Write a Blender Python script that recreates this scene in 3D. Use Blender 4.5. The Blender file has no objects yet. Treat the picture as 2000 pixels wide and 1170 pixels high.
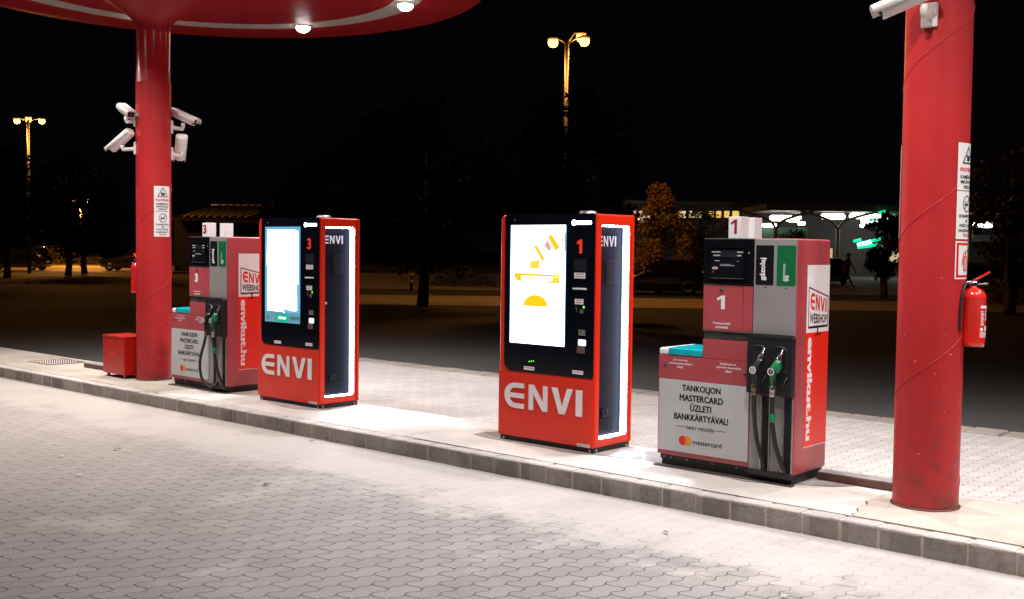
import bpy, bmesh, math, random
from math import sin, cos, pi, radians as rad
from mathutils import Vector, Matrix
random.seed(7)
SC = bpy.context.scene
COL = SC.collection

# ------------------------------------------------------------------ camera
F_PX, PITCH, ROLL, YAW, CAM_H = 2139.5, 0.04556, 0.01263, 0.72223, 1.75
_fw = Vector((-sin(YAW)*cos(PITCH), cos(YAW)*cos(PITCH), -sin(PITCH)))
_r = Vector((cos(YAW), sin(YAW), 0)); _u = _r.cross(_fw)
_r2 = cos(ROLL)*_r + sin(ROLL)*_u; _u2 = -sin(ROLL)*_r + cos(ROLL)*_u
cd = bpy.data.cameras.new('camera'); cam = bpy.data.objects.new('camera', cd); COL.objects.link(cam)
cam.matrix_world = Matrix(((_r2.x, _u2.x, -_fw.x, 0), (_r2.y, _u2.y, -_fw.y, 0), (_r2.z, _u2.z, -_fw.z, CAM_H), (0, 0, 0, 1)))
cd.sensor_width = 36; cd.lens = F_PX/2000*36; cd.clip_end = 1000; cd.clip_start = .05
SC.camera = cam

# ------------------------------------------------------------------ night sky, exposure
w = bpy.data.worlds.new('World'); SC.world = w; w.use_nodes = True
bgn = w.node_tree.nodes['Background']
bgn.inputs[0].default_value = (.62, .52, 1.0, 1); bgn.inputs[1].default_value = .0015
SC.view_settings.view_transform = 'Standard'; SC.view_settings.look = 'None'
SC.view_settings.exposure = 0; SC.view_settings.gamma = 1
SC.render.film_transparent = False
SC.cycles.max_bounces = 6; SC.cycles.use_denoising = True
try: SC.cycles.denoiser = 'OPENIMAGEDENOISE'
except Exception: pass
SC.cycles.sample_clamp_indirect = 6
SC.cycles.caustics_reflective = False; SC.cycles.caustics_refractive = False
DOWNLIGHT_W, SODIUM_W, LED_L, SCREEN_L = 455, 200, 170, 4.5

def at(px, depth, z):                      # ground position seen in column px at a distance
    d = _fw + (px-1000)/F_PX*_r2 - (500-585)/F_PX*_u2
    return Vector((d.x*depth, d.y*depth, z))
def ground_at(px, py, z=0):
    d = _fw + (px-1000)/F_PX*_r2 - (py-585)/F_PX*_u2
    t = (z-CAM_H)/d.z
    return Vector((d.x*t, d.y*t, z))

# ------------------------------------------------------------------ materials
class NT:
    def __init__(s, name):
        s.m = bpy.data.materials.new(name); s.m.use_nodes = True; s.t = s.m.node_tree
        s.b = s.t.nodes['Principled BSDF']; s.o = s.t.nodes['Material Output']
    def n(s, typ, **kw):
        nd = s.t.nodes.new(typ)
        for k, v in kw.items():
            if k in nd.inputs.keys(): s.set(nd.inputs[k], v)
            else: setattr(nd, k, v)
        return nd
    def set(s, inp, v):
        if isinstance(v, bpy.types.NodeSocket): s.t.links.new(v, inp)
        else: inp.default_value = v
    def math(s, op, a, b=None, c=None):
        nd = s.t.nodes.new('ShaderNodeMath'); nd.operation = op
        for i, v in enumerate((a, b, c)):
            if v is not None: s.set(nd.inputs[i], v)
        return nd.outputs[0]
    def mix(s, f, a, b, typ='MIX'):
        nd = s.t.nodes.new('ShaderNodeMixRGB'); nd.blend_type = typ
        s.set(nd.inputs[0], f); s.set(nd.inputs[1], a); s.set(nd.inputs[2], b)
        return nd.outputs[0]
    def coord(s, which='Object'):
        return s.n('ShaderNodeTexCoord').outputs[which]
    def noise(s, scale, detail=4, vec=None, rough=.55):
        nd = s.t.nodes.new('ShaderNodeTexNoise')
        nd.inputs['Scale'].default_value = scale; nd.inputs['Detail'].default_value = detail; nd.inputs['Roughness'].default_value = rough
        s.t.links.new(vec if vec is not None else s.coord(), nd.inputs['Vector'])
        return nd.outputs[0]
    def ramp(s, v, a, b, lo=0., hi=1.):
        nd = s.t.nodes.new('ShaderNodeMapRange'); nd.interpolation_type = 'SMOOTHSTEP'
        s.set(nd.inputs[0], v); nd.inputs[1].default_value = a; nd.inputs[2].default_value = b
        nd.inputs[3].default_value = lo; nd.inputs[4].default_value = hi
        return nd.outputs[0]
    def bump(s, h, strength=.3, dist=.01):
        nd = s.n('ShaderNodeBump', Strength=strength, Distance=dist); s.set(nd.inputs['Height'], h)
        s.t.links.new(nd.outputs[0], s.b.inputs['Normal'])
def c4(c): return (c[0], c[1], c[2], 1)
_mats = {}
def pbr(name, col, rough=.5, metal=0., var=.12, scale=6., bump=0., spec=.5, coat=0., dirt=0., dirtcol=(.12, .10, .085)):
    if name in _mats: return _mats[name]
    t = NT(name); b = t.b
    n1 = t.noise(scale, 5)
    c = t.mix(t.ramp(n1, .3, .7), c4([v*(1-var) for v in col]), c4([min(1, v*(1+var)) for v in col]))
    if dirt:
        n2 = t.noise(scale*2.7, 6, rough=.7)
        c = t.mix(t.ramp(n2, .52, .78, 0, dirt), c, c4(dirtcol))
    t.set(b.inputs['Base Color'], c)
    n3 = t.noise(scale*4, 4)
    t.set(b.inputs['Roughness'], t.ramp(n3, .25, .75, max(.02, rough*.93), min(1, rough*1.07)))
    b.inputs['Metallic'].default_value = metal; b.inputs['Specular IOR Level'].default_value = spec
    b.inputs['Coat Weight'].default_value = coat
    if bump: t.bump(t.noise(scale*12, 5), bump, .004)
    _mats[name] = t.m
    return t.m
def glow(name, col, strength):
    if name in _mats: return _mats[name]
    t = NT(name); b = t.b
    b.inputs['Base Color'].default_value = (.02, .02, .02, 1); b.inputs['Emission Color'].default_value = c4(col)
    b.inputs['Emission Strength'].default_value = strength; b.inputs['Roughness'].default_value = .3
    _mats[name] = t.m
    return t.m

def pavers_mat(name, col, near_kerb=True):
    t = NT(name); co = t.coord()
    sx = t.n('ShaderNodeSeparateXYZ', Vector=co); X, Y = sx.outputs[0], sx.outputs[1]
    wig = t.math('MULTIPLY', t.math('SINE', t.math('MULTIPLY', Y, 2*pi/.1215)), .0125)
    wig2 = t.math('MULTIPLY', t.math('SINE', t.math('MULTIPLY', X, 2*pi/.1255)), .006)
    nj = t.math('MULTIPLY', t.math('SUBTRACT', t.noise(9, 2, co), .5), .012)
    U = t.math('ADD', t.math('ADD', X, wig), nj); V = t.math('ADD', t.math('ADD', Y, wig2), nj)
    cv = t.n('ShaderNodeCombineXYZ', X=V, Y=U)
    br = t.n('ShaderNodeTexBrick', Vector=cv.outputs[0])
    br.offset = .5; br.offset_frequency = 2; br.squash = 1
    for k, v in (('Scale', 1), ('Mortar Size', .0044), ('Mortar Smooth', .35), ('Bias', 0), ('Brick Width', .243), ('Row Height', .1255)): br.inputs[k].default_value = v
    br.inputs['Color1'].default_value = (.40, .40, .40, 1); br.inputs['Color2'].default_value = (.60, .60, .60, 1)
    joint = br.outputs['Fac']
    big = t.noise(.55, 5, co); mid = t.noise(3.1, 6, co, .65); fine = t.noise(70, 4, co)
    base = t.mix(t.ramp(big, .3, .7), c4([v*.92 for v in col]), c4([v*1.12 for v in col]))
    base = t.mix(.38, base, br.outputs['Color'], 'OVERLAY')
    base = t.mix(t.ramp(mid, .52, .8, 0, .22), base, c4((col[0]*.60, col[1]*.58, col[2]*.56)))
    base = t.mix(t.ramp(fine, .35, .75, 0, .22), base, c4([v*.55 for v in col]))
    pale = t.ramp(t.noise(1.3, 6, co, .62), .55, .70)
    dust_fade = None
    if near_kerb:
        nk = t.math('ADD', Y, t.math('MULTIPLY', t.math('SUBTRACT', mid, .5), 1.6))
        lit_sand = t.ramp(nk, 5.0, 5.55)                     # sandy joints along the kerb, with the bright lit ground painted in
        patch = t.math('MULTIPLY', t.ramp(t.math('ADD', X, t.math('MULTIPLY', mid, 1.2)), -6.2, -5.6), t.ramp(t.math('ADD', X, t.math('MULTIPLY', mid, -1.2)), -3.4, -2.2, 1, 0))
        dust_fade = t.math('MAXIMUM', t.math('MULTIPLY', lit_sand, .9), t.math('MULTIPLY', pale, .35))
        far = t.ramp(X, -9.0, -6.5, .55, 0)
        dust_fade = t.math('MAXIMUM', dust_fade, far)
        base = t.mix(t.math('MULTIPLY', lit_sand, .55), base, c4((.62, .58, .55)))
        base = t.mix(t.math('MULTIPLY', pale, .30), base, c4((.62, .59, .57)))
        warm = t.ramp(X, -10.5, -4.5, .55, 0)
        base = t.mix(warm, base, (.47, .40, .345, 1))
    else:
        dust_fade = t.math('MULTIPLY', pale, .6)
        dust_fade = t.math('MAXIMUM', dust_fade, .72)
    oil = t.math('MULTIPLY', t.ramp(t.noise(1.7, 5, co, .6), .60, .74), t.ramp(t.noise(13, 4, co, .7), .35, .6))
    base = t.mix(t.math('MULTIPLY', oil, .4), base, (.13, .12, .115, 1))
    tcv = t.n('ShaderNodeCombineXYZ', X=t.math('MULTIPLY', X, .12), Y=t.math('MULTIPLY', Y, 2.6))
    tyre = t.ramp(t.noise(1.0, 4, tcv.outputs[0], .6), .56, .72)
    base = t.mix(t.math('MULTIPLY', tyre, .12), base, (.17, .155, .15, 1))
    jn = t.ramp(t.noise(2.3, 3, co), .35, .62)
    moss = t.ramp(t.noise(1.1, 3, co), .5, .65)
    jc = t.mix(t.math('MULTIPLY', moss, t.ramp(X, -6, -4, 1, 0)), (.030, .025, .023, 1), (.12, .065, .028, 1))
    jf = t.math('MULTIPLY', joint, t.math('MULTIPLY', t.math('ADD', .55, t.math('MULTIPLY', jn, .40)), t.math('SUBTRACT', 1, dust_fade)))
    fr = t.math('ABSOLUTE', t.math('SUBTRACT', t.math('FRACT', t.math('DIVIDE', U, .1255)), .5))
    longj = t.math('MULTIPLY', t.ramp(fr, .44, .47), t.ramp(X, -6.5, -3.2, .68, .25))    # joints along the run of the blocks are packed tighter
    jf = t.math('MULTIPLY', jf, t.math('SUBTRACT', 1, longj))
    t.set(t.b.inputs['Base Color'], t.mix(jf, base, jc))
    t.b.inputs['Roughness'].default_value = .72
    t.b.inputs['Specular IOR Level'].default_value = .35
    h = t.math('SUBTRACT', t.math('MULTIPLY', fine, .12), t.math('MULTIPLY', joint, t.math('SUBTRACT', 1, dust_fade)))
    t.bump(h, .8, .008)
    _mats[name] = t.m
    return t.m

def concrete_mat(name, col, blotch=.5):
    t = NT(name); co = t.coord()
    big = t.noise(1.1, 6, co, .62); fine = t.noise(60, 5, co); mid = t.noise(7, 6, co, .7)
    base = t.mix(t.ramp(big, .3, .72), c4([v*.78 for v in col]), c4([v*1.12 for v in col]))
    base = t.mix(t.ramp(mid, .54, .8, 0, blotch), base, c4([v*.45 for v in col]))
    base = t.mix(t.ramp(fine, .45, .75, 0, .3), base, c4([v*.5 for v in col]))
    t.set(t.b.inputs['Base Color'], base); t.b.inputs['Roughness'].default_value = .8
    t.bump(t.math('ADD', fine, t.math('MULTIPLY', mid, .6)), .35, .006)
    _mats[name] = t.m
    return t.m

def column_mat(name):
    t = NT(name); co = t.coord(); b = t.b
    sx = t.n('ShaderNodeSeparateXYZ', Vector=co)
    n1 = t.noise(1.4, 4, co)
    c = t.mix(t.ramp(n1, .3, .7), (.42, .019, .021, 1), (.50, .027, .030, 1))
    n2 = t.noise(26, 3, co)                                  # chipped paint, more of it at bumper height
    chip = t.math('MULTIPLY', t.ramp(n2, .725, .745), t.ramp(sx.outputs[2], .9, 1.9, 1, .0))
    c = t.mix(chip, c, (.62, .45, .42, 1))
    grime_shade = t.math('MULTIPLY', t.ramp(t.noise(8, 5, co, .7), .4, .7), t.ramp(sx.outputs[2], .10, 1.0, .75, 0))  # grime, deepened low down with painted shade below the lamps
    c = t.mix(grime_shade, c, (.16, .035, .03, 1))
    t.set(b.inputs['Base Color'], c)
    t.set(b.inputs['Roughness'], t.ramp(sx.outputs[2], 3.6, 3.75, .40, .2))
    b.inputs['Specular IOR Level'].default_value = .4
    t.bump(t.noise(40, 3, co), .05, .004)
    _mats[name] = t.m
    return t.m

M = dict(
    col=column_mat('red column paint'),
    trench=pbr('rusty duct steel', (.14, .075, .055), .6, .3, .3, 8, .3),
    canopy=pbr('canopy red paint', (.33, .009, .014), .48, 0, .06, 1, 0, .3),
    ringw=pbr('canopy cream paint', (.44, .385, .34), .5, 0, .05, 2),
    kred=pbr('kiosk red paint', (.78, .028, .005), .30, 0, .01, 3),
    kredd=pbr('kiosk red panel', (.74, .025, .006), .36, 0, .04, 3, .02),
    glass=pbr('black kiosk glass', (.004, .005, .010), .07, 0, .1, 3, 0, .5),
    gap=pbr('black gap', (.006, .006, .007), .6),
    navy=pbr('navy door metal', (.006, .0065, .012), .5, .0, .1, 8, .06, .14),
    navyd=pbr('louvre metal', (.008, .009, .014), .5, 0, .1, 8),
    letter=pbr('pale letter face', (.84, .76, .78), .5, 0, .03, 20),
    letters=pbr('letter return', (.50, .36, .36), .5, 0, .03, 20),
    white=pbr('white vinyl', (.80, .79, .80), .45, 0, .04, 9),
    black=pbr('black plastic', (.004, .004, .006), .28, 0, .2, 14, .1, .25),
    blackg=pbr('black rubber', (.012, .012, .012), .55, 0, .2, 20, .1),
    boot=pbr('nozzle boot plastic', (.011, .0115, .014), .4, 0, .2, 9, .15),
    hole=pbr('boot hole', (.004, .004, .005), .6),
    pink=pbr('faded red pump enamel', (.42, .066, .080), .36, 0, .09, 2.2, .03, .5, .15, .18, (.30, .07, .07)),
    pinkd=pbr('faded red pump enamel edge', (.39, .055, .068), .4, 0, .12, 4, .03),
    grey=pbr('pump grey enamel', (.265, .248, .244), .42, .0, .08, 2.5, .03, .5, 0, .15),
    steel=pbr('worn steel', (.42, .40, .38), .34, .8, .15, 12, .1),
    chrome=pbr('chrome', (.75, .75, .76), .18, 1, .05, 10),
    dark=pbr('dark vent metal', (.07, .06, .055), .5, .2, .2, 12),
    advert=pbr('advert sheet', (.49, .49, .49), .55, 0, .025, 3),
    ink=pbr('black ink', (.006, .006, .007), .5, 0, .1, 6, 0, .15),
    green=pbr('label green', (.003, .125, .042), .4, 0, .06, 5),
    nozg=pbr('nozzle green plastic', (.008, .22, .09), .35, 0, .15, 14),
    red=pbr('graphic red', (.82, .020, .008), .34, 0, .04, 3),
    redt=pbr('lettering red', (.66, .020, .016), .45),
    numr=pbr('numeral dark red', (.34, .012, .03), .5),
    mcr=pbr('disc red', (.72, .006, .012), .5), mco=pbr('disc orange', (.78, .30, .02), .5), mcm=pbr('disc overlap', (.80, .10, .006), .5),
    teal=pbr('teal bucket plastic', (.006, .36, .42), .22, 0, .25, 3, .1),
    base=pbr('plinth black', (.018, .016, .016), .55, 0, .3, 9, .2),
    signw=pbr('translucent sign white', (.80, .79, .80), .4, 0, .03, 6),
    num=glow('numeral glow', (1, .035, .012), .75),
    logo=glow('logo glow', (.9, .95, 1), 7),
    led=glow('led strip', (.74, .82, 1.0), LED_L),
    leds=glow('led strip side', (.60, .70, 1.0), 10),
    scr=glow('screen white', (.90, .97, 1.0), SCREEN_L),
    scry=glow('screen yellow', (1.0, .66, .004), 1.0), scry2=glow('screen pale yellow', (1.0, .74, .05), 1.0),
    scrp=glow('screen pink', (1, .42, .34), .9), scrr=glow('screen red', (.55, .008, .02), .8), scrc=glow('screen cyan', (.10, .50, .85), 1.0),
    scrb=glow('screen pale blue', (.16, .56, .90), .85), scrg=glow('screen green', (.0, .50, .26), .9), scrk=glow('screen dark ink', (.02, .05, .08), .5),
    scrd=glow('screen teal bar', (.16, .42, .55), .75),
    tagm=pbr('label white', (.80, .76, .76), .5, 0, .04, 30), tagk=pbr('label print', (.32, .22, .24), .6),
    lite=glow('reader light', (.8, .9, 1), 2.0), lgreen=glow('indicator green', (.2, 1, .1), 1.5),
    camw=pbr('camera housing', (.78, .73, .70), .4, 0, .05, 12), camd=pbr('camera window', (.02, .018, .02), .08),
    exr=pbr('extinguisher red', (.70, .018, .010), .22, 0, .05, 6, 0, .5, .4),
    boxr=pbr('box red', (.48, .012, .006), .3, 0, .08, 5), 
    sodhalo=glow('sodium lamp halo', (1.0, .32, .03), .8), sodium=glow('sodium lamp', (1.0, .47, .10), 6), pole=pbr('pole grey', (.05, .047, .043), .45, .3, .1, 8),
    down=glow('downlight', (1, .98, .96), 14), rim=pbr('downlight rim', (.55, .55, .57), .3, .6),
    asphalt=None)
def asphalt():
    t = NT('asphalt'); co = t.coord()
    f = t.noise(90, 4, co); g = t.noise(.35, 5, co)
    c = t.mix(t.ramp(g, .3, .7), (.048, .047, .048, 1), (.066, .064, .063, 1))
    c = t.mix(t.ramp(f, .45, .72, 0, .6), c, (.12, .115, .11, 1))
    t.set(t.b.inputs['Base Color'], c); t.b.inputs['Roughness'].default_value = .85
    t.bump(f, .4, .01); return t.m
M['asphalt'] = asphalt()

# ------------------------------------------------------------------ mesh helpers
class MB:
    def __init__(s): s.bm = bmesh.new(); s.mi = 0
    def _fin(s, faces):
        for f in faces: f.material_index = s.mi
    def box(s, x0, x1, y0, y1, z0, z1, bev=0., seg=2, mat=None):
        mtx = Matrix.Translation(((x0+x1)/2, (y0+y1)/2, (z0+z1)/2)) @ Matrix.Diagonal((abs(x1-x0), abs(y1-y0), abs(z1-z0), 1))
        if mat is not None: mtx = mat @ mtx
        r = bmesh.ops.create_cube(s.bm, size=1, matrix=mtx)
        vs = r['verts']; fs = {f for v in vs for f in v.link_faces}
        s._fin(fs)
        if bev:
            es = list({e for v in vs for e in v.link_edges})
            rr = bmesh.ops.bevel(s.bm, geom=es, offset=bev, segments=seg, profile=.6, affect='EDGES', clamp_overlap=True)
            s._fin(rr['faces'])
    def poly(s, pts, mp, depth=0., top=None):
        """2-D outline -> prism; mp(u, v, d) gives the point at depth d"""
        if depth == 0:
            vs = [s.bm.verts.new(mp(u, v, 0)) for u, v in pts]
            f = s.bm.faces.new(vs); f.material_index = s.mi; f.normal_update()
            if len(pts) > 4: bmesh.ops.triangulate(s.bm, faces=[f])
            return
        a = [s.bm.verts.new(mp(u, v, 0)) for u, v in pts]; b = [s.bm.verts.new(mp(u, v, depth)) for u, v in pts]
        f1 = s.bm.faces.new(a); f2 = s.bm.faces.new(b[::-1]); f1.material_index = f2.material_index = s.mi; f1.normal_update(); f2.normal_update()
        side = s.mi if top is None else top
        for i in range(len(a)):
            j = (i+1) % len(a); f = s.bm.faces.new((a[i], b[i], b[j], a[j])); f.material_index = side
        if len(pts) > 4: bmesh.ops.triangulate(s.bm, faces=[f1, f2])
    def loops(s, loops, closed=True, caps=False):
        L = [[s.bm.verts.new(p) for p in lp] for lp in loops]
        for a, b in zip(L, L[1:]):
            n = len(a)
            for i in range(n if closed else n-1):
                j = (i+1) % n
                f = s.bm.faces.new((a[i], a[j], b[j], b[i])); f.material_index = s.mi; f.smooth = True
        if caps:
            for lp in (L[0][::-1], L[-1]):
                f = s.bm.faces.new(lp); f.material_index = s.mi
    def lathe(s, prof, c=(0, 0), seg=48, caps=False, mat=None):
        lp = []
        for r, z in prof:
            q = [Vector((c[0]+r*cos(2*pi*i/seg), c[1]+r*sin(2*pi*i/seg), z)) for i in range(seg)]
            lp.append([mat @ v for v in q] if mat is not None else q)
        s.loops(lp, True, caps)
    def tube(s, path, r, seg=10, caps=True):
        path = [Vector(p) for p in path]; lp = []; up = None
        for i, p in enumerate(path):
            d = (path[min(i+1, len(path)-1)]-path[max(i-1, 0)]).normalized()
            if up is None: up = d.orthogonal().normalized()
            up = (up-d*up.dot(d)).normalized(); sd = d.cross(up)
            rr = r[i] if isinstance(r, (list, tuple)) else r
            lp.append([p+rr*(cos(2*pi*k/seg)*up+sin(2*pi*k/seg)*sd) for k in range(seg)])
        s.loops(lp, True, caps)
    def ball(s, c, r, sub=2, sc=(1, 1, 1)):
        m = Matrix.Translation(c) @ Matrix.Diagonal((r*sc[0], r*sc[1], r*sc[2], 1))
        rr = bmesh.ops.create_icosphere(s.bm, subdivisions=sub, radius=1, matrix=m)
        for f in {f for v in rr['verts'] for f in v.link_faces}: f.material_index = s.mi; f.smooth = True
    def disc(s, u, v, r, mp, n=20, ru=None):
        s.poly([(u+(ru or r)*cos(2*pi*i/n), v+r*sin(2*pi*i/n)) for i in range(n)], mp)
    def ring(s, u, v, r0, r1, mp, n=24):
        a = [s.bm.verts.new(mp(u+r0*cos(2*pi*i/n), v+r0*sin(2*pi*i/n), 0)) for i in range(n)]
        b = [s.bm.verts.new(mp(u+r1*cos(2*pi*i/n), v+r1*sin(2*pi*i/n), 0)) for i in range(n)]
        for i in range(n):
            j = (i+1) % n; f = s.bm.faces.new((a[i], a[j], b[j], b[i])); f.material_index = s.mi
    def rect(s, u0, u1, v0, v1, mp): s.poly([(u0, v0), (u1, v0), (u1, v1), (u0, v1)], mp)
    def line(s, a, b, wd, mp):
        d = Vector(b)-Vector(a); n = Vector((-d.y, d.x)).normalized()*wd/2
        a = Vector(a); b = Vector(b)
        s.poly([tuple(a-n), tuple(b-n), tuple(b+n), tuple(a+n)], mp)
    def cline(s, a, b, wd, mp, n=8):
        a = Vector(a); b = Vector(b)
        for i in range(n): s.line(a.lerp(b, i/n), a.lerp(b, (i+1)/n), wd, mp)
    def text(s, txt, u0, u1, v0, v1, mp, bold=.0, rot=0, quad=None):
        vs, fs = glyphs(txt, bold)
        nv = []
        for a, b in vs:
            if rot == 0: p = (u0+a*(u1-u0), v0+b*(v1-v0))
            elif rot == 90: p = (u1-b*(u1-u0), v0+a*(v1-v0))
            else: p = (u0+b*(u1-u0), v1-a*(v1-v0))
            if quad: p = quad(a, b)
            nv.append(s.bm.verts.new(mp(p[0], p[1], 0)))
        for f in fs:
            try: q = s.bm.faces.new([nv[i] for i in f]); q.material_index = s.mi
            except ValueError: pass
    def build(s, name, mats, parent=None, smooth=False, loc=None):
        me = bpy.data.meshes.new(name)
        bmesh.ops.recalc_face_normals(s.bm, faces=s.bm.faces)
        s.bm.to_mesh(me); s.bm.free()
        for m in (mats if isinstance(mats, (list, tuple)) else [mats]): me.materials.append(m)
        if smooth: me.polygons.foreach_set('use_smooth', [True]*len(me.polygons))
        o = bpy.data.objects.new(name, me); COL.objects.link(o)
        if parent is not None: o.parent = parent
        if loc is not None: o.location = loc
        return o
_gl = {}
def glyphs(txt, bold=0.):
    k = (txt, bold)
    if k in _gl: return _gl[k]
    cu = bpy.data.curves.new('lettering', 'FONT'); cu.body = txt; cu.offset = bold; cu.resolution_u = 3; cu.fill_mode = 'FRONT' if hasattr(cu, 'fill_mode') else 'BOTH'
    o = bpy.data.objects.new('lettering', cu); COL.objects.link(o)
    dg = bpy.context.evaluated_depsgraph_get(); dg.update()
    me = bpy.data.meshes.new_from_object(o.evaluated_get(dg))
    vs = [(v.co.x, v.co.y) for v in me.vertices]; fs = [tuple(p.vertices) for p in me.polygons]
    bpy.data.objects.remove(o); bpy.data.curves.remove(cu); bpy.data.meshes.remove(me)
    xs = [v[0] for v in vs]; ys = [v[1] for v in vs]
    x0, x1, y0, y1 = min(xs), max(xs), min(ys), max(ys)
    vs = [((x-x0)/(x1-x0), (y-y0)/(y1-y0)) for x, y in vs]
    _gl[k] = (vs, fs)
    return _gl[k]
def front(y): return lambda u, v, d: Vector((u, y+d, v))
def side(x): return lambda u, v, d: Vector((x-d, u, v))
def flat(z): return lambda u, v, d: Vector((u, v, z-d))
def tag(o, label=None, cat=None, group=None, kind=None):
    if label: o['label'] = label
    if cat: o['category'] = cat
    if group: o['group'] = group
    if kind: o['kind'] = kind
    return o
def thing(name, label, cat, loc=(0, 0, 0), rotz=0, group=None):
    o = bpy.data.objects.new(name, None); COL.objects.link(o); o.empty_display_size = .2
    o.location = loc; o.rotation_euler = (0, 0, rotz)
    return tag(o, label, cat, group)
def rrect(u0, u1, v0, v1, r, n=5, corners=(1, 1, 1, 1)):
    """rounded outline, counter-clockwise from lower left; corners = ll, lr, ur, ul"""
    out = []
    for k, (cx, cy, a0) in enumerate(((u0+r, v0+r, pi), (u1-r, v0+r, 1.5*pi), (u1-r, v1-r, 0), (u0+r, v1-r, .5*pi))):
        if corners[k]:
            for i in range(n+1):
                a = a0+i/n*pi/2; out.append((cx+r*cos(a), cy+r*sin(a)))
        else: out.append(((u0, u1, u1, u0)[k], (v0, v0, v1, v1)[k]))
    return out
def smooth_path(pts, n=6):
    P = [Vector(p) for p in pts]; P = [P[0]*2-P[1]]+P+[P[-1]*2-P[-2]]; out = []
    for i in range(1, len(P)-2):
        for k in range(n):
            t = k/n; a, b, c, d = P[i-1], P[i], P[i+1], P[i+2]
            out.append(.5*((2*b)+(c-a)*t+(2*a-5*b+4*c-d)*t*t+(3*b-3*c+d-a)*t**3))
    out.append(P[-2]); return out
# the four logo letters as outlines in the unit square
def logo_letters():
    arc = lambda cx, cy, rx, ry, a0, a1, n=10: [(cx+rx*cos(rad(a0+(a1-a0)*i/n)), cy+ry*sin(rad(a0+(a1-a0)*i/n))) for i in range(n+1)]
    E = [(1, 1)]+arc(.52, .5, .52, .5, 90, 270, 14)+[(1, 0), (1, .19)]+arc(.55, .43, .27, .24, 270, 187, 6)+[(.27, .405), (1, .405), (1, .595), (.27, .595)]+arc(.55, .57, .27, .24, 173, 90, 6)+[(1, .81)]
    N = [(0, 0), (0, 1), (.26, 1), (.76, .36), (.76, 1), (1, 1), (1, 0), (.74, 0), (.24, .64), (.24, 0)]
    V = [(0, 1), (.27, 1), (.5, .30), (.73, 1), (1, 1), (.64, 0), (.36, 0)]
    I = [(0, 0), (0, 1), (1, 1), (1, 0)]
    return [(E, 0, .262), (N, .325, .568), (V, .618, .885), (I, .922, 1.0)]
def logo(mb, u0, u1, v0, v1, mp, depth=0., top=None, quad=None):
    for pts, a, b in logo_letters():
        q = [(a+(b-a)*x, y) for x, y in pts]
        if quad: q = [quad(x, y) for x, y in q]
        else: q = [(u0+x*(u1-u0), v0+y*(v1-v0)) for x, y in q]
        mb.poly(q, mp, depth, top)

# ------------------------------------------------------------------ ground, forecourt, island
ISL = .13; KF = 6.30
def struct(o): o['kind'] = 'structure'; return o
b = MB(); b.rect(-400, 400, -400, 400, flat(-.012)); struct(b.build('ground', M['asphalt']))
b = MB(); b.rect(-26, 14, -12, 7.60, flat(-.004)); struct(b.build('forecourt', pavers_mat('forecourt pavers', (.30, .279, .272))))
b = MB(); b.rect(-13.55, 14, 7.608, 11.05, flat(0)); struct(b.build('rear_pavement', pavers_mat('rear pavers', (.50, .47, .45), False)))
def kerb_mat():
    t = NT('kerb stone'); co = t.coord(); sx = t.n('ShaderNodeSeparateXYZ', Vector=co)
    cell = t.n('ShaderNodeTexWhiteNoise', noise_dimensions='1D'); t.set(cell.inputs['W'], t.math('FLOOR', t.math('DIVIDE', sx.outputs[0], .255)))
    big = t.noise(2.2, 6, co, .65); mid = t.noise(11, 6, co, .7); fine = t.noise(75, 4, co)
    c = t.mix(cell.outputs[0], (.21, .18, .165, 1), (.37, .325, .30, 1))
    c = t.mix(t.ramp(big, .42, .70, 0, .6), c, (.46, .42, .40, 1))
    c = t.mix(t.ramp(mid, .50, .76, 0, .7), c, (.12, .10, .095, 1))
    c = t.mix(t.ramp(t.noise(4.3, 5, co, .7), .54, .68, 0, .55), c, (.44, .33, .22, 1))
    c = t.mix(t.ramp(fine, .42, .75, 0, .35), c, (.10, .09, .085, 1))
    c = t.mix(t.ramp(t.math('ADD', sx.outputs[2], t.math('MULTIPLY', mid, .03)), .125, .148, 0, .75), c, (.60, .56, .53, 1))   # paler towards the top of the stones
    t.set(t.b.inputs['Base Color'], c); t.b.inputs['Roughness'].default_value = .85
    t.bump(t.math('ADD', fine, mid), .5, .008); return t.m
stone = kerb_mat()
b = MB(); x = -24.0
while x < 14:
    L = .255+random.uniform(-.012, .012); dy = random.uniform(-.004, .004); dz = random.uniform(-.003, .003)
    n0 = len(b.bm.verts); b.box(x, x+L-.012, KF+dy, KF+.128, -.05, ISL+dz, .018, 3); x += L
    b.bm.verts.ensure_lookup_table()
    for v_ in b.bm.verts[n0:]: v_.co += Vector((random.uniform(-.0025, .0025), random.uniform(-.002, .002), random.uniform(-.0025, .0025)))
struct(b.build('kerb', stone))
b = MB(); b.box(-24, 14, KF+.007, KF+.12, -.05, ISL-.006); struct(b.build('kerb_mortar', concrete_mat('mortar', (.60, .50, .44), .3)))
conc = concrete_mat('island concrete', (.66, .61, .57), .3)
conc2 = concrete_mat('island concrete patch', (.52, .46, .38), .35)
concg = conc
b = MB(); b.box(-24, 14, KF+.125, 7.46, -.05, ISL-.02); struct(b.build('island_core', concrete_mat('sub concrete', (.16, .14, .12), .5)))
b = MB(); b.box(-24, -10.9, KF+.136, 7.47, -.05, ISL+.001, .006, 1); struct(b.build('island_slab', conc2))
b = MB(); b.box(-10.892, -6.9, KF+.136, 7.47, -.05, ISL, .006, 1); struct(b.build('island_slab', conc))
b = MB(); JAG = [(7.47, -2.94), (7.05, -2.935), (6.90, -2.95), (6.80, -2.90), (6.66, -2.905), (6.57, -2.86), (6.50, -2.87), (KF+.148, -2.83)]
b.poly([(-6.894, 7.47), (-6.894, KF+.148)]+[(x_-.012, y_) for y_, x_ in JAG[::-1]], flat(ISL-.001), .15); struct(b.build('island_slab', concg))
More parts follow.
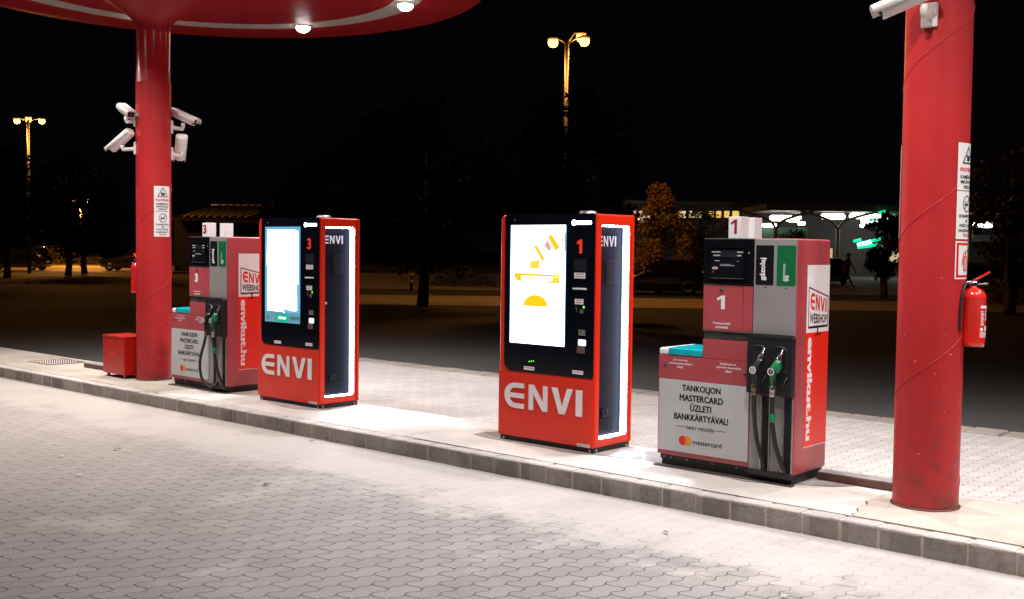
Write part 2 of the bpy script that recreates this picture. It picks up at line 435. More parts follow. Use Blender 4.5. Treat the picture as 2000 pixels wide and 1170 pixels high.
b = MB()                                                    # rough edged concrete cast round the right column
pts = [(x_, y_) for y_, x_ in JAG[:-1]]+[(-2.83, 6.437), (14, 6.437), (14, 7.47)]
b.poly(pts, flat(ISL+.004), .15); struct(b.build('island_slab', concrete_mat('column footing concrete', (.56, .50, .43), .4)))
b = MB(); b.box(-24, 14, 7.474, 7.60, -.05, ISL-.02); struct(b.build('island_rear_edge', concg))
b = MB(); x = -13.5
while x < 14:
    L = .325+random.uniform(-.01, .01)
    b.box(x, x+L-.016, 11.056+random.uniform(-.01, .0), 11.40, -.05, .006+random.uniform(0, .012), .012, 1); x += L
struct(b.build('rear_border_stones', concrete_mat('border stone', (.36, .32, .285), .5)))
# darker patches on the slab round the kiosk and pump bases
def blotch(name, cx, cy, rx, ry, col, seed, z):
    rnd = random.Random(seed); n = 26; ph = [rnd.uniform(0, 6.28) for _ in range(4)]
    pts = []
    for i in range(n):
        a = 2*pi*i/n; k = 1+.16*sin(2*a+ph[0])+.10*sin(3*a+ph[1])+.07*sin(5*a+ph[2])+.05*sin(8*a+ph[3])
        pts.append((cx+rx*k*cos(a), cy+ry*k*sin(a)))
    b = MB(); b.poly(pts, flat(z)); t = NT(name); co = t.coord()
    f = t.ramp(t.noise(5, 5, co, .7), .35, .65, 0, 1)
    t.set(t.b.inputs['Base Color'], t.mix(f, c4(col), c4([v*1.5 for v in col]))); t.b.inputs['Roughness'].default_value = .55
    return struct(b.build('pavement_blotch', t.m))
blotch('dark concrete a', -5.72, 7.18, .70, .40, (.24, .22, .19), 3, ISL+.003)
blotch('dark concrete b', -9.13, 7.15, .62, .36, (.30, .27, .25), 5, ISL+.004)
blotch('dark concrete c', -4.1, 7.22, .75, .36, (.25, .235, .225), 8, ISL+.003)
blotch('dark concrete d', -10.8, 7.2, .80, .34, (.20, .17, .15), 9, ISL+.0045)

# ------------------------------------------------------------------ canopies on their columns
CZ = 4.90
def canopy(cx, cy, ox, oy, label):
    r = thing('mushroom_canopy', label, 'canopy', (cx, cy, ISL), 0, 'round canopies on red columns')
    h = CZ-ISL
    b = MB(); b.lathe([(.203, 0), (.203, h-1.22)], seg=64); b.lathe([(.203, h-1.22), (.1985, h-1.215), (.1985, h-.60)], seg=64)
    col = b.build('column', M['col'], r)
    # spiral weld seam
    b = MB(); path = []
    for i in range(0, 260):
        z = .02+i*.0125
        if z > h-1.25: break
        a = rad(-69.6)+2*pi*(z-.93)/1.0
        path.append((.2035*cos(a), .2035*sin(a), z))
    b.tube(path, .0034, 6); b.build('weld_seam', M['col'], col)
    b = MB(); b.lathe([(.206, 0), (.215, .0), (.214, .012), (.206, .015)], seg=48); b.build('base_seal', M['trench'], col)
    prof = [(.199, h-.62), (.2, h-.58), (.215, h-.53), (.245, h-.48), (.30, h-.43), (.385, h-.37), (.52, h-.29), (.74, h-.20), (1.05, h-.115), (1.45, h-.055), (1.85, h-.02), (2.15, h-.004)]
    b = MB()
    lp = []
    for rr, z in prof:                                     # trumpet that blends from the column into the off-centre disc
        k = max(0, (rr-.4)/(2.15-.4)); lp.append([Vector((ox*k+rr*cos(2*pi*i/72), oy*k+rr*sin(2*pi*i/72), z)) for i in range(72)])
    b.loops(lp); b.build('trumpet', M['canopy'], r)
    R0, R1, R2 = 2.36, 2.69, 3.44
    b = MB(); b.lathe([(2.10, h), (R0, h)], (ox, oy), 96); b.build('inner_soffit', M['canopy'], r)
    b = MB(); b.lathe([(R0, h-.003), (R1, h-.003)], (ox, oy), 96); b.build('ring_band', M['ringw'], r)
    b = MB(); b.lathe([(R1, h), (R2-.05, h), (R2-.012, h+.015), (R2, h+.05), (R2, h+.30), (R2-.1, h+.42), (.01, h+.62)], (ox, oy), 96); b.build('roof', M['canopy'], r)
    for k in range(7):
        a = rad(62.5+360/7*k); px, py = ox+2.535*cos(a), oy+2.535*sin(a)
        b = MB(); b.lathe([(.125, h-.004), (.125, h-.022), (.105, h-.024)], (px, py), 24); d = b.build('downlight', M['rim'], r)
        b = MB(); b.lathe([(.104, h-.012), (.100, h-.045), (.080, h-.075), (.045, h-.095), (.001, h-.10)], (px, py), 24); b.build('lens', M['down'], d)
        L = bpy.data.lights.new('downlight_lamp', 'SPOT'); L.energy = DOWNLIGHT_W; L.spot_size = rad(140); L.spot_blend = .9; L.shadow_soft_size = .10; L.color = (1, .955, .93)
        lo = bpy.data.objects.new('downlight_lamp', L); COL.objects.link(lo); lo.parent = d; lo.location = (px, py, h-.13)
    return r
CLX, CLY, CRX, CRY = -11.97, 7.05, -2.63, 7.06
canopy(CLX, CLY, .31, .46, 'red mushroom canopy with a cream light ring on the column carrying four cameras')
canopy(CRX, CRY, .31, .46, 'red canopy column in the foreground beside the fire extinguisher and pump 1')

# stickers curved round the columns
def cyl(cx, cy, r, a0):
    return lambda u, v, d: Vector((cx+(r-d)*cos(a0+u/r), cy+(r-d)*sin(a0+u/r), v))
def patch(mb, u0, u1, v0, v1, mp, n=10):
    vs = [[mb.bm.verts.new(mp(u0+(u1-u0)*i/n, v, 0)) for i in range(n+1)] for v in (v0, v1)]
    for i in range(n):
        f = mb.bm.faces.new((vs[0][i], vs[0][i+1], vs[1][i+1], vs[1][i])); f.material_index = mb.mi
def sticker(cx, cy, a0, which, label):
    r = .2066; mp = cyl(cx, cy, r, a0); mq = cyl(cx, cy, r+.0015, a0); W2 = .107
    if which == 'camera':
        b = MB(); patch(b, -W2, W2, 2.155, 2.45, mp); o = tag(b.build('warning_sticker', M['white']), label, 'sign', 'warning stickers on the columns')
        b = MB()
        tri = [(-.066, 2.325), (.066, 2.325), (0, 2.43)]
        for i in range(3): b.cline(tri[i], tri[(i+1) % 3], .008, mq)
        b.poly(rrect(-.020, .022, 2.338, 2.358, .004, 3), mq); b.cline((-.026, 2.372), (.028, 2.362), .010, mq); b.cline((-.012, 2.338), (-.022, 2.372), .008, mq)
        b.build('pictogram', M['ink'], o); b = MB(); b.text('KAMERÁVAL', -.084, .084, 2.228, 2.256, mq, .02); b.text('MEGFIGYELT', -.082, .082, 2.198, 2.218, mq, .02); b.text('TERÜLET', -.058, .058, 2.166, 2.190, mq, .02)
        b.mi = 1; b.text('FIGYELEM', -.088, .088, 2.272, 2.297, mq, .03)
        b.build('lettering', [M['ink'], M['redt']], o)
    elif which == 'smoking':
        b = MB(); patch(b, -W2, W2, 1.85, 2.150, mp); o = tag(b.build('warning_sticker', M['white']), label, 'sign', 'warning stickers on the columns')
        b = MB(); b.ring(0, 2.072, .047, .053, mq); b.cline((-.036, 2.036), (.036, 2.108), .006, mq); b.cline((-.03, 2.066), (.024, 2.066), .010, mq); b.cline((-.022, 2.09), (-.03, 2.06), .008, mq); b.cline((.028, 2.072), (.024, 2.092), .004, mq)
        b.build('pictogram', M['ink'], o); b = MB(); b.text('DOHÁNYOZNI', -.086, .086, 1.985, 2.010, mq, .025); b.text('ÉS', -.014, .014, 1.955, 1.978, mq, .025); b.text('NYÍLT LÁNG', -.080, .080, 1.926, 1.950, mq, .025); b.text('HASZNÁLATA', -.088, .088, 1.896, 1.918, mq, .025)
        b.mi = 1; b.text('TILOS!', -.05, .05, 1.866, 1.886, mq, .025)
        b.build('lettering', [M['ink'], M['redt']], o)
    else:
        b = MB(); patch(b, -W2, W2, 1.60, 1.838, mp); o = tag(b.build('extinguisher_sign', M['white']), label, 'sign')
        b = MB(); b.mi = 0
        for (u0, u1, v0, v1) in ((-.098, .098, 1.812, 1.828), (-.098, .098, 1.61, 1.626), (-.098, -.080, 1.626, 1.812), (.080, .098, 1.626, 1.812)): patch(b, u0, u1, v0, v1, mq, 4)
        b.poly(rrect(-.028, .028, 1.65, 1.745, .01, 3), mq); b.cline((-.016, 1.765), (.04, 1.785), .010, mq); b.cline((0, 1.748), (0, 1.766), .014, mq); b.cline((-.03, 1.765), (-.042, 1.69), .007, mq)
        b.build('pictogram', M['redt'], o)
    return o
sticker(CRX, CRY, 0, 'camera', 'white camera warning sticker with triangle on the foreground column, above the no smoking one')
sticker(CRX, CRY, 0, 'smoking', 'white no smoking sticker on the foreground column, below the camera warning')
sticker(CRX, CRY, 0, 'ext', 'red bordered fire extinguisher pictogram sign on the foreground column')
sticker(CRX, CRY, pi, 'camera', 'white sticker edge on the left rim of the foreground column, upper of two')
sticker(CRX, CRY, pi, 'smoking', 'white sticker edge on the left rim of the foreground column, lower of two')
sticker(CLX, CLY, 0, 'camera', 'white camera warning sticker with triangle on the far left column')
sticker(CLX, CLY, 0, 'smoking', 'white no smoking sticker on the far left column')

# ------------------------------------------------------------------ security cameras
def seccam(cc, ang, zplate, lat, arm, axis, label, off_up=.10, shift=0.):
    """cc column centre, ang bracket direction, arm its length, axis = lens direction (right, towards viewer, up)"""
    cx, cy = cc
    v = Vector((-cx, -cy, 0)).normalized(); rt = Vector((-v.y, v.x, 0))
    ax = (rt*axis[0]+v*axis[1]+Vector((0, 0, axis[2]))).normalized()
    bd = (rt*cos(ang)+v*sin(ang)).normalized()
    root = thing('security_camera', label, 'security camera', Vector((cx, cy, zplate))+bd*.203, 0, 'security cameras on the columns')
    b = MB(); sd = Vector((-bd.y, bd.x, 0)); mt = Matrix((( bd.x, sd.x, 0, 0), (bd.y, sd.y, 0, 0), (0, 0, 1, 0), (0, 0, 0, 1)))
    b.box(-.004, .022, -.05, .05, -.075, .075, .008, 2, mt); b.build('wall_plate', M['camw'], root)
    j = bd*arm; b = MB(); b.tube([bd*.01, bd*.04+Vector((0, 0, -.01)), j+Vector((0, 0, -.02)), j+Vector((0, 0, .012)), j+Vector((0, 0, off_up*.6))], [.03, .024, .021, .026, .022], 12); b.build('bracket_arm', M['camw'], root, True)
    up = (Vector((0, 0, 1))-ax*ax.z).normalized(); s2 = ax.cross(up).normalized()
    C = j+Vector((0, 0, off_up))+up*.035+ax*shift
    hm = Matrix(((ax.x, s2.x, up.x, C.x), (ax.y, s2.y, up.y, C.y), (ax.z, s2.z, up.z, C.z), (0, 0, 0, 1)))
    L, Wd, Hh = .17, .058, .045
    sec = [(-Wd, -Hh*.25), (-Wd*.55, -Hh), (Wd*.55, -Hh), (Wd, -Hh*.25), (Wd, Hh*.7), (Wd*.75, Hh), (-Wd*.75, Hh), (-Wd, Hh*.7)]
    b = MB(); b.loops([[hm @ Vector((x, y*k, z*k)) for y, z in sec] for x, k in ((-L-.012, .8), (-L, 1), (L-.02, 1), (L-.012, .94))], True, True)
    hs = b.build('housing', M['camw'], root)
    sh = [(-Wd-.010, -.006), (-Wd-.010, Hh*.8), (-Wd*.7, Hh+.012), (Wd*.7, Hh+.012), (Wd+.010, Hh*.8), (Wd+.010, -.006), (Wd+.006, -.006), (Wd+.006, Hh*.75), (Wd*.68, Hh+.006), (-Wd*.68, Hh+.006), (-Wd-.006, Hh*.75), (-Wd-.006, -.006)]
    b = MB(); b.loops([[hm @ Vector((x, y, z)) for y, z in sh] for x in (-L-.005, L+.035)], True, True); b.build('sunshield', M['camw'], root)
    b = MB(); q = [hm @ Vector((L-.0105, y, z)) for y, z in rrect(-.040, .040, -.032, .030, .01, 3)]
    f = b.bm.faces.new([b.bm.verts.new(p) for p in q]); wdw = b.build('front_window', M['camd'], root)
    b = MB(); b.lathe([(.024, 0), (.022, .01), (.017, .012), (.001, .008)], seg=20, mat=hm @ Matrix.Translation((L-.010, 0, -.002)) @ Matrix.Rotation(pi/2, 4, 'Y')); b.build('lens', M['glass'], wdw)
    return root
seccam((CLX, CLY), pi+.15, 3.235, 0, .11, (.13, .34, -.13), 'white security camera facing the viewer, upper left on the far column', .07)
seccam((CLX, CLY), pi-.05, 2.90, 0, .15, (-.27, -.20, -.24), 'white security camera seen from behind, lower left on the far column', .05)
seccam((CLX, CLY), .05, 3.17, 0, .135, (.34, .26, -.18), 'white security camera pointing down to the right, upper right on the far column', .09)
seccam((CLX, CLY), -.05, 2.85, 0, .115, (-.03, -.30, -.34), 'white security camera turned away, lower right on the far column', .05)
seccam((CRX, CRY), pi/2+.28, 3.235, 0, .12, (-.36, .04, -.15), 'large white security camera at the top edge on the foreground column', .075, .10)

# ------------------------------------------------------------------ fire extinguishers, box, ducts, drain
def extinguisher(x, y, z, rot, label):
    r = thing('fire_extinguisher', label, 'fire extinguisher', (x, y, z), rot); r.scale = (.95, .95, .80)
    b = MB(); b.lathe([(.001, .012), (.055, .010), (.074, .0), (.079, .03), (.080, .045), (.080, .385), (.081, .388), (.080, .392), (.076, .412), (.062, .438), (.038, .458), (.020, .466), (.019, .485)], seg=40); b.build('cylinder', M['exr'], r)
    b = MB(); b.lathe([(.024, .482), (.026, .5), (.02, .515), (.001, .517)], seg=20); b.box(-.05, .035, -.012, .012, .492, .512, .004); vv = b.build('valve', M['chrome'], r)
    m1 = Matrix.Translation((.01, 0, .515)) @ Matrix.Rotation(rad(-38), 4, 'Y')
    b = MB(); b.box(-.02, .115, -.013, .013, 0, .016, .004, 2, m1); b.build('lever', M['exr'], r)
    m2 = Matrix.Translation((0, 0, .50)) @ Matrix.Rotation(rad(-6), 4, 'Y')
    b = MB(); b.box(-.01, .085, -.011, .011, -.018, -.006, .003, 2, m2); b.build('carry_handle', M['steel'], r)
    b = MB(); b.lathe([(.016, 0), (.016, .012), (.001, .013)], seg=16, mat=Matrix.Translation((-.035, -.012, .502)) @ Matrix.Rotation(pi/2, 4, 'X')); b.build('gauge', M['chrome'], r)
    b = MB(); b.tube(smooth_path([(-.03, -.02, .50), (-.05, -.06, .495), (-.068, -.095, .43), (-.079, -.107, .32), (-.084, -.108, .20), (-.082, -.104, .12)]), [.009]*18+[.011]*13, 10); b.build('hose', M['blackg'], r)
    mp = lambda u, v, d: Vector((.0812*cos(u-pi/2+.45), .0812*sin(u-pi/2+.45), v))
    b = MB()
    def pt(u0, u1, v0, v1): patch(b, u0, u1, v0, v1, mp, 5)
    pt(.12, 1.0, .305, .325)
    for k in range(9): pt(.15+.05*(k % 2), .40+.07*(k % 3), .275-.013*k, .282-.013*k)
    for k in range(9): pt(.62, .98, .298-.011*k, .302-.011*k)
    pt(.12, .42, .125, .150); pt(.62, 1.0, .125, .165)
    for k in range(5): pt(.10, 1.0, .112-.009*k, .117-.009*k)
    b.build('instruction_label', M['letter'], r)
    b = MB(); b.box(-.13, -.075, -.02, .02, .30, .34, .004); b.box(-.13, -.05, -.02, .02, .05, .08, .004); b.build('wall_bracket', M['dark'], r)
    return r
extinguisher(CRX+.240, CRY+.075, 1.175, rad(20), 'shiny red fire extinguisher hung on the foreground column')
extinguisher(CLX-.325, CLY-.03, 1.165, rad(175), 'red fire extinguisher mostly hidden on the left of the far column')

r = thing('sand_box', 'small glossy red metal box standing on feet left of the far column', 'metal box', (-12.71, 6.79, ISL), rad(-2))
b = MB(); b.box(0, .54, 0, .34, .045, .49, .006); bx = b.build('box_body', M['boxr'], r)
b = MB(); b.box(-.008, .548, -.008, .348, .492, .512, .005); b.build('box_lid', M['boxr'], r)
for sx_ in (.04, .46):
    for sy_ in (.03, .28): b = MB(); b.box(sx_, sx_+.04, sy_, sy_+.03, 0, .044); b.build('foot', M['boxr'], r)
for hx in (.28, .44): b = MB(); b.box(hx, hx+.04, .30, .36, .513, .575, .004); b.build('hinge', M['boxr'], r)
b = MB(); b.box(.20, .31, -.004, .0, .275, .30, .001); b.build('name_plate', M['red'], r)

def duct(x0, x1, y0, y1, label):
    r = thing('cable_duct', label, 'cable duct', (x0, y0, ISL), 0, 'cable ducts on the island')
    b = MB(); b.box(0, x1-x0, 0, y1-y0, .002, .052, .006); b.build('duct_casing', M['trench'], r)
    b = MB(); b.box(.004, x1-x0-.004, .006, y1-y0-.006, .053, .060, .002); b.build('cover_strip', pbr('duct lid', (.36, .34, .335), .5, .3, .1, 8, .1), r)
duct(-3.50, -2.86, 7.30, 7.44, 'low rusty cable duct between pump 1 and the foreground column')
duct(-13.72, -12.80, 7.06, 7.26, 'low rusty cable duct left of the red box')
r = thing('drain_grate', 'steel slotted drain grate set in the concrete at the far left of the island', 'drain grate', (-14.86, 6.84, ISL), 0)
b = MB()
b.box(0, .62, 0, .02, .003, .014); b.box(0, .62, .49, .51, .003, .014); b.box(0, .02, .02, .49, .003, .014); b.box(.60, .62, .02, .49, .003, .014); b.build('grate_frame', M['steel'], r)
b = MB()
for i in range(24):
    y_ = .03+i*.032; k_ = .49
    xa = max(.022, (y_-.488)/k_) if y_ > .488 else .022; xb = min(.598, (y_-.022)/k_)
    if xb-xa > .03: b.poly([(xa, y_-k_*xa-.0065), (xb, y_-k_*xb-.0065), (xb, y_-k_*xb+.0065), (xa, y_-k_*xa+.0065)], flat(.010), .005)
b.build('grate_bars', pbr('galvanised bars', (.85, .85, .83), .4, .0), r)
b = MB(); b.rect(.02, .60, .02, .49, flat(.0035)); b.build('drain_pit', M['gap'], r)

# ------------------------------------------------------------------ self-service payment kiosks
KW, KD, KH = 1.0217, .51, 1.912
def kiosk(x0, y0, num, rotz, label):
    r = thing('payment_kiosk', label, 'payment kiosk', (x0, y0, ISL), rotz, 'self service payment kiosks')
    b = MB(); b.box(.012, KW-.012, .012, KD-.01, 0, .040, .003); p = b.build('plinth', M['base'], r)
    for k, (mx, my, ax) in enumerate(((KW-.010, .05, 'x'), (KW-.010, KD-.05, 'x'), (.05, .011, 'y'), (KW-.05, .011, 'y'))):
        b = MB(); m = Matrix.Translation((mx, my, .02)) @ (Matrix.Rotation(pi/2, 4, 'Y') if ax == 'x' else Matrix.Rotation(pi/2, 4, 'X'))
        b.lathe([(.011, 0), (.009, .004), (.001, .005)], seg=12, mat=m); b.build('bolt', M['chrome'], p)
    dz0 = .042; xr = KW-.064
    # shell: rounded front corners on the left and the top
    b = MB(); n = 6; out = rrect(0, xr, dz0, KH, .045, n, (0, 0, 0, 1))
    lp = []
    for yy, ins in ((.012, .012), (.004, .004), (0, .0)): pass
    inset = lambda pts, k: [(u+(k if u < xr*.5 else 0), v+(k if v < KH*.5 else -k)) for u, v in pts]
    b.loops([[Vector((u, yy, v)) for u, v in inset(out, k)] for yy, k in ((0, .014), (.004, .005), (.014, 0), (.470, 0))], True, True)
    sh = b.build('shell', M['kred'], r)
    for f in sh.data.polygons: f.use_smooth = len(f.vertices) == 4
    # right-hand frame with the lit recess
    iy0, iy1, iz0, iz1, rr = .058, .442, .108, 1.828, .03
    inner = rrect(iy0, iy1, iz0, iz1, rr, 6)
    oy0, oy1, oz0, oz1 = 0., .470, dz0, KH
    def outer(k):
        o = []
        for c, (cy, cz) in enumerate(((oy0, oz0), (oy1, oz0), (oy1, oz1), (oy0, oz1))):
            for i in range(7):
                u, v = inner[c*7+i]
                cy2 = cy+(k if cy == oy0 else -k*.3); cz2 = cz+(k if cz == oz0 else -k)
                if i == 3: o.append((cy2, cz2)); continue
                first = i < 3
                horiz = {0: not first, 1: first, 2: not first, 3: first}[c]   # which outer side this half of the corner lies on
                t = abs(i-3)/3
                if horiz: o.append((cy2+(u-cy2)*t, cz2))
                else: o.append((cy2, cz2+(v-cz2)*t))
        return o
    b = MB(); mpx = lambda pts, x: [Vector((x, u, v)) for u, v in pts]
    b.loops([mpx(outer(0), xr+.001), mpx(outer(0), KW-.014), mpx(outer(.004), KW-.004), mpx(outer(.014), KW), mpx(inner, KW), mpx(inner, xr+.001)])
    fr = b.build('side_frame', M['kred'], r)
    fr.data.polygons.foreach_set('use_smooth', [False]*len(fr.data.polygons))
    b = MB(); ins = rrect(iy0+.002, iy1-.002, iz0+.002, iz1-.002, rr, 6); b.loops([mpx(ins, xr+.006), mpx(ins, KW-.005)]); b.build('recess_lining', M['navyd'], r)
    b = MB(); xo, xi = KW-.012, KW-.050; ya_, yb_ = iy0+.012, iy1-.004; zb0, zt0 = iz0+.004, iz1-.004; ws, wt = .016, .010
    A_ = [Vector((xo, ya_, zb0)), Vector((xo, yb_-.02, zb0)), Vector((xo, yb_, zb0+.02)), Vector((xo, yb_, zt0-.02)), Vector((xo, yb_-.02, zt0)), Vector((xo, ya_, zt0))]
    B_ = [Vector((xo, ya_, zb0+wt)), Vector((xo, yb_-ws-.012, zb0+wt)), Vector((xo, yb_-ws, zb0+wt+.012)), Vector((xo, yb_-ws, zt0-wt-.012)), Vector((xo, yb_-ws-.012, zt0-wt)), Vector((xo, ya_, zt0-wt))]
    b.loops([A_, B_], False); b.mi = 1; b.loops([B_, [Vector((xi, v.y, v.z)) for v in B_]], False)
    b.build('led_strip', [M['led'], M['leds']], r)
    b = MB(); b.poly(ins, side(xr+.005), .003); dr = b.build('service_door', M['navy'], r)
    xs = xr+.0065
    b = MB(); logo(b, .083, .335, 1.655, 1.738, side(xs)); b.build('lettering', M['white'], dr)
    b = MB()
    for i in range(11): b.box(xr+.004, xs+.006, .200, .340, 1.352+i*.0185, 1.3615+i*.0185)
    b.build('vent_louvres', M['navyd'], dr); b = MB()
    for i in range(8): b.box(xr+.004, xs+.006, .09, .335, .135+i*.0155, .142+i*.0155)
    b.build('vent_louvres', M['navyd'], dr)
    b = MB(); b.lathe([(.014, 0), (.013, .006), (.006, .008), (.001, .008)], seg=16, mat=Matrix.Translation((xs-.001, .117, 1.06)) @ Matrix.Rotation(pi/2, 4, 'Y')); b.build('door_lock', M['chrome'], dr)
    b = MB(); b.box(xs-.001, xs+.010, .17, .25, .272, .335, .003); b.mi = 1; b.box(xs+.0102, xs+.013, .205, .235, .285, .322, .002); b.build('power_socket', [M['navyd'], M['black']], dr)
    # rear cover
    b = MB(); b.box(-.002, KW+.004, .480, KD, dz0, KH+.002, .016, 3); b.build('rear_cover', M['kred'], r)
    b = MB(); b.box(.01, KW-.012, .4705, .4795, dz0, KH-.012); b.build('cover_gap', M['gap'], r)
    # red lower front panel
    b = MB(); b.poly(rrect(.004, 1.006, .046, .592, .01, 3), front(-.006), .0058); fp = b.build('front_panel', M['kredd'], r)
    b = MB(); logo(b, .075, .908, .287, .499, front(-.0145), .008, 1); b.build('lettering', [M['letter'], M['letters']], fp)
    b = MB(); b.rect(.858, .986, .046, .070, front(-.008)); b.mi = 1
    for k in range(7): b.rect(.868+k*.016, .879+k*.016, .053, .063, front(-.0085))
    b.build('rating_label', [M['tagm'], M['tagk']], fp)
    # black glass front
    gl = rrect(.062, 1.008, .600, 1.914, .022, 4, (0, 1, 1, 1)); q = rrect(.062, 1.008, .600, 1.914, .075, 7, (1, 0, 0, 0))
    g2 = q[:8]+gl[1:]
    b = MB(); b.poly(g2, front(-.009), .0085); gp = b.build('glass_front', M['glass'], r)
    y1, y2, y3 = -.0098, -.0106, -.0114
    su = lambda a, c: (.127+a*.586+.010*(1-0)*0, .838+c*.986)
    S = lambda pts: [su(a, c) for a, c in pts]
    b = MB()
    if num == '1':
        b.poly(S([(0, 0), (1, 0), (1, 1), (0, 1)]), front(y1))
        b.mi = 1
        b.poly(S([(.425, .822), (.479, .838), (.505, .815), (.634, .722), (.576, .687), (.555, .722)]), front(y2))
        b.poly(S([(.68, .903), (.74, .925), (.778, .907), (.907, .814), (.82, .784)]), front(y2))
        b.poly(S([(.47+.222*cos(pi*i/18), .318+.098*sin(pi*i/18)**.8) for i in range(19)]), front(y2))
        b.poly(S([(.064, .598), (.908, .588), (.908, .570), (.21, .574), (.197, .552), (.24, .524), (.126, .529), (.072, .560)]), front(y2))
        b.mi = 2; b.poly(S([(.908, .569), (.908, .517), (.571, .519), (.70, .532), (.765, .540), (.775, .555), (.748, .569)]), front(y2))
        b.poly(S([(.361, .696), (.546, .712), (.526, .633), (.358, .633)]), front(y2))
        b.mi = 3; b.poly(S([(.675, .885), (.620, .832), (.706, .778), (.752, .808)]), front(y2)); b.poly(S([(.90, .876), (.966, .895), (.966, .858)]), front(y2))
        b.mi = 4; b.poly(S([(.975, .782), (1.0, .784), (1.0, .940), (.982, .935)]), front(y2))
        for vv in (.929, .898): b.rect(su(.815, 0)[0], su(.966, 0)[0], su(0, vv)[1], su(0, vv+.003)[1], front(y2))
        b.mi = 5; b.poly(S([(.176, .643), (.290, .636), (.30, .628), (.19, .634)]), front(y2))
        b.poly(S([(-.012, 0), (-.002, 0), (-.002, 1), (-.012, 1)]), front(y1)); b.poly(S([(1.002, 0), (1.012, 0), (1.012, 1), (1.002, 1)]), front(y1))
        b.build('screen', [M['scr'], M['scry'], M['scry2'], M['scrp'], M['scrr'], M['scrc']], gp)
    else:
        b.poly(S([(0, .108), (1, .105), (1, 1), (0, 1)]), front(y1))
        b.mi = 1; b.poly(S([(.075, .118), (.50, .116), (.57, .100), (.52, .145), (.83, .128), (.915, .135), (.905, .40), (.945, .41), (.945, .955), (.82, .968), (.07, .972), (.05, .60), (.085, .58)]), front(y2))
        b.mi = 2; b.poly(S([(0, 0), (1, 0), (1, .105), (0, .108)]), front(y1))
        b.mi = 3; u = su(.50, .048); b.poly(rrect(u[0]-.115, u[0]+.115, u[1]-.043, u[1]+.043, .04, 6), front(y2)); 
        b.mi = 1; b.rect(u[0]-.06, u[0]+.06, u[1]-.008, u[1]+.010, front(y3))
        b.mi = 4; e0 = su(.73, .035); logo(b, e0[0], e0[0]+.145, e0[1], e0[1]+.036, front(y2)); c0 = su(.09, .05); b.ring(c0[0], c0[1], .014, .019, front(y2), 18); b.rect(c0[0]-.005, c0[0]+.005, c0[1]-.008, c0[1]+.008, front(y2))
        b.build('screen', [M['scrb'], M['scr'], M['scrd'], M['scrg'], M['scrk']], gp)
    b = MB(); b.disc(.795, 1.842, .0235, front(y1)); b.poly(rrect(.80, .974, 1.826, 1.856, .012, 4), front(y2)); b.build('lit_logo', M['logo'], gp)
    b = MB()
    if num == '1': b.poly([(.853, 1.596), (.853, 1.675), (.828, 1.668), (.828, 1.69), (.86, 1.708), (.882, 1.708), (.882, 1.596)], front(y1))
    else: b.text('3', .822, .884, 1.596, 1.708, front(y1), .03)
    b.build('kiosk_number', M['num'], gp)
    b = MB(); b.poly(rrect(.80, .928, 1.455, 1.553, .012, 4), front(y1)); b.build('card_sensor', pbr('sensor matt black', (.012, .013, .02), .35), gp)
    def label_tag(u0, u1, v0, v1, rows):
        b = MB(); b.rect(u0, u1, v0, v1, front(y1)); b.mi = 1
        for i in range(rows):
            v = v0+(i+.6)*(v1-v0)/(rows+.2); b.rect(u0+.012, u1-.012, v, v+.005, front(y2))
        b.build('label', [M['tagm'], M['tagk']], gp)
    label_tag(.806, .918, 1.396, 1.442, 2); label_tag(.815, .903, 1.188, 1.232, 2); label_tag(.285, .400, .618, .648, 1); label_tag(.800, .912, .626, .656, 1)
    b = MB(); b.box(.797, .934, -.020, -.0092, 1.306, 1.320, .003); b.build('receipt_slot', M['white'], gp)
    b = MB(); b.poly(rrect(.818, .925, 1.112, 1.183, .008, 3), front(y1)); b.mi = 1; b.box(.875, .905, -.02, -.0112, 1.118, 1.15, .004); b.mi = 2; b.disc(.908, 1.168, .010, front(y3)); b.mi = 1; b.line((.828, 1.172), (.838, 1.13), .006, front(y2)); b.build('card_reader', [M['black'], M['steel'], M['lgreen']], gp)
    b = MB(); b.box(.862, .930, -.018, -.0092, .942, .988, .004); b.build('keypad', M['steel'], gp)
    b = MB(); b.poly(rrect(.856, .934, .858, .908, .010, 3), front(y1)); b.build('reader_light', M['lite'], gp)
    b = MB(); b.box(.850, .928, -.022, -.0092, .798, .852, .004); b.build('contactless_pad', pbr('pad brown', (.11, .06, .055), .5), gp)
    if num == '1':
        b = MB(); b.poly(rrect(.295, .40, .668, .716, .006, 3), front(y1)); b.mi = 1
        for k in range(3): b.disc(.345+k*.022, .690+.004*k, .006, front(y2))
        b.build('scanner_window', [M['black'], M['lgreen']], gp)
    b = MB(); b.disc(.165, 1.868, .009, front(y1)); b.build('front_camera', M['steel'], gp)
    b = MB(); b.lathe([(.075, KH-.004), (.075, KH+.022), (.06, KH+.034), (.001, KH+.036)], (.70, .30), 28); b.build('antenna_cap', M['steel'], r)
    return r
kiosk(-9.6428, 6.898, '3', .005, 'red payment kiosk numbered 3 with blank white and cyan screen, beside the farther pump')
kiosk(-6.2451, 6.934, '1', .0017, 'red payment kiosk numbered 1 with yellow shapes on its screen, beside the nearer pump')

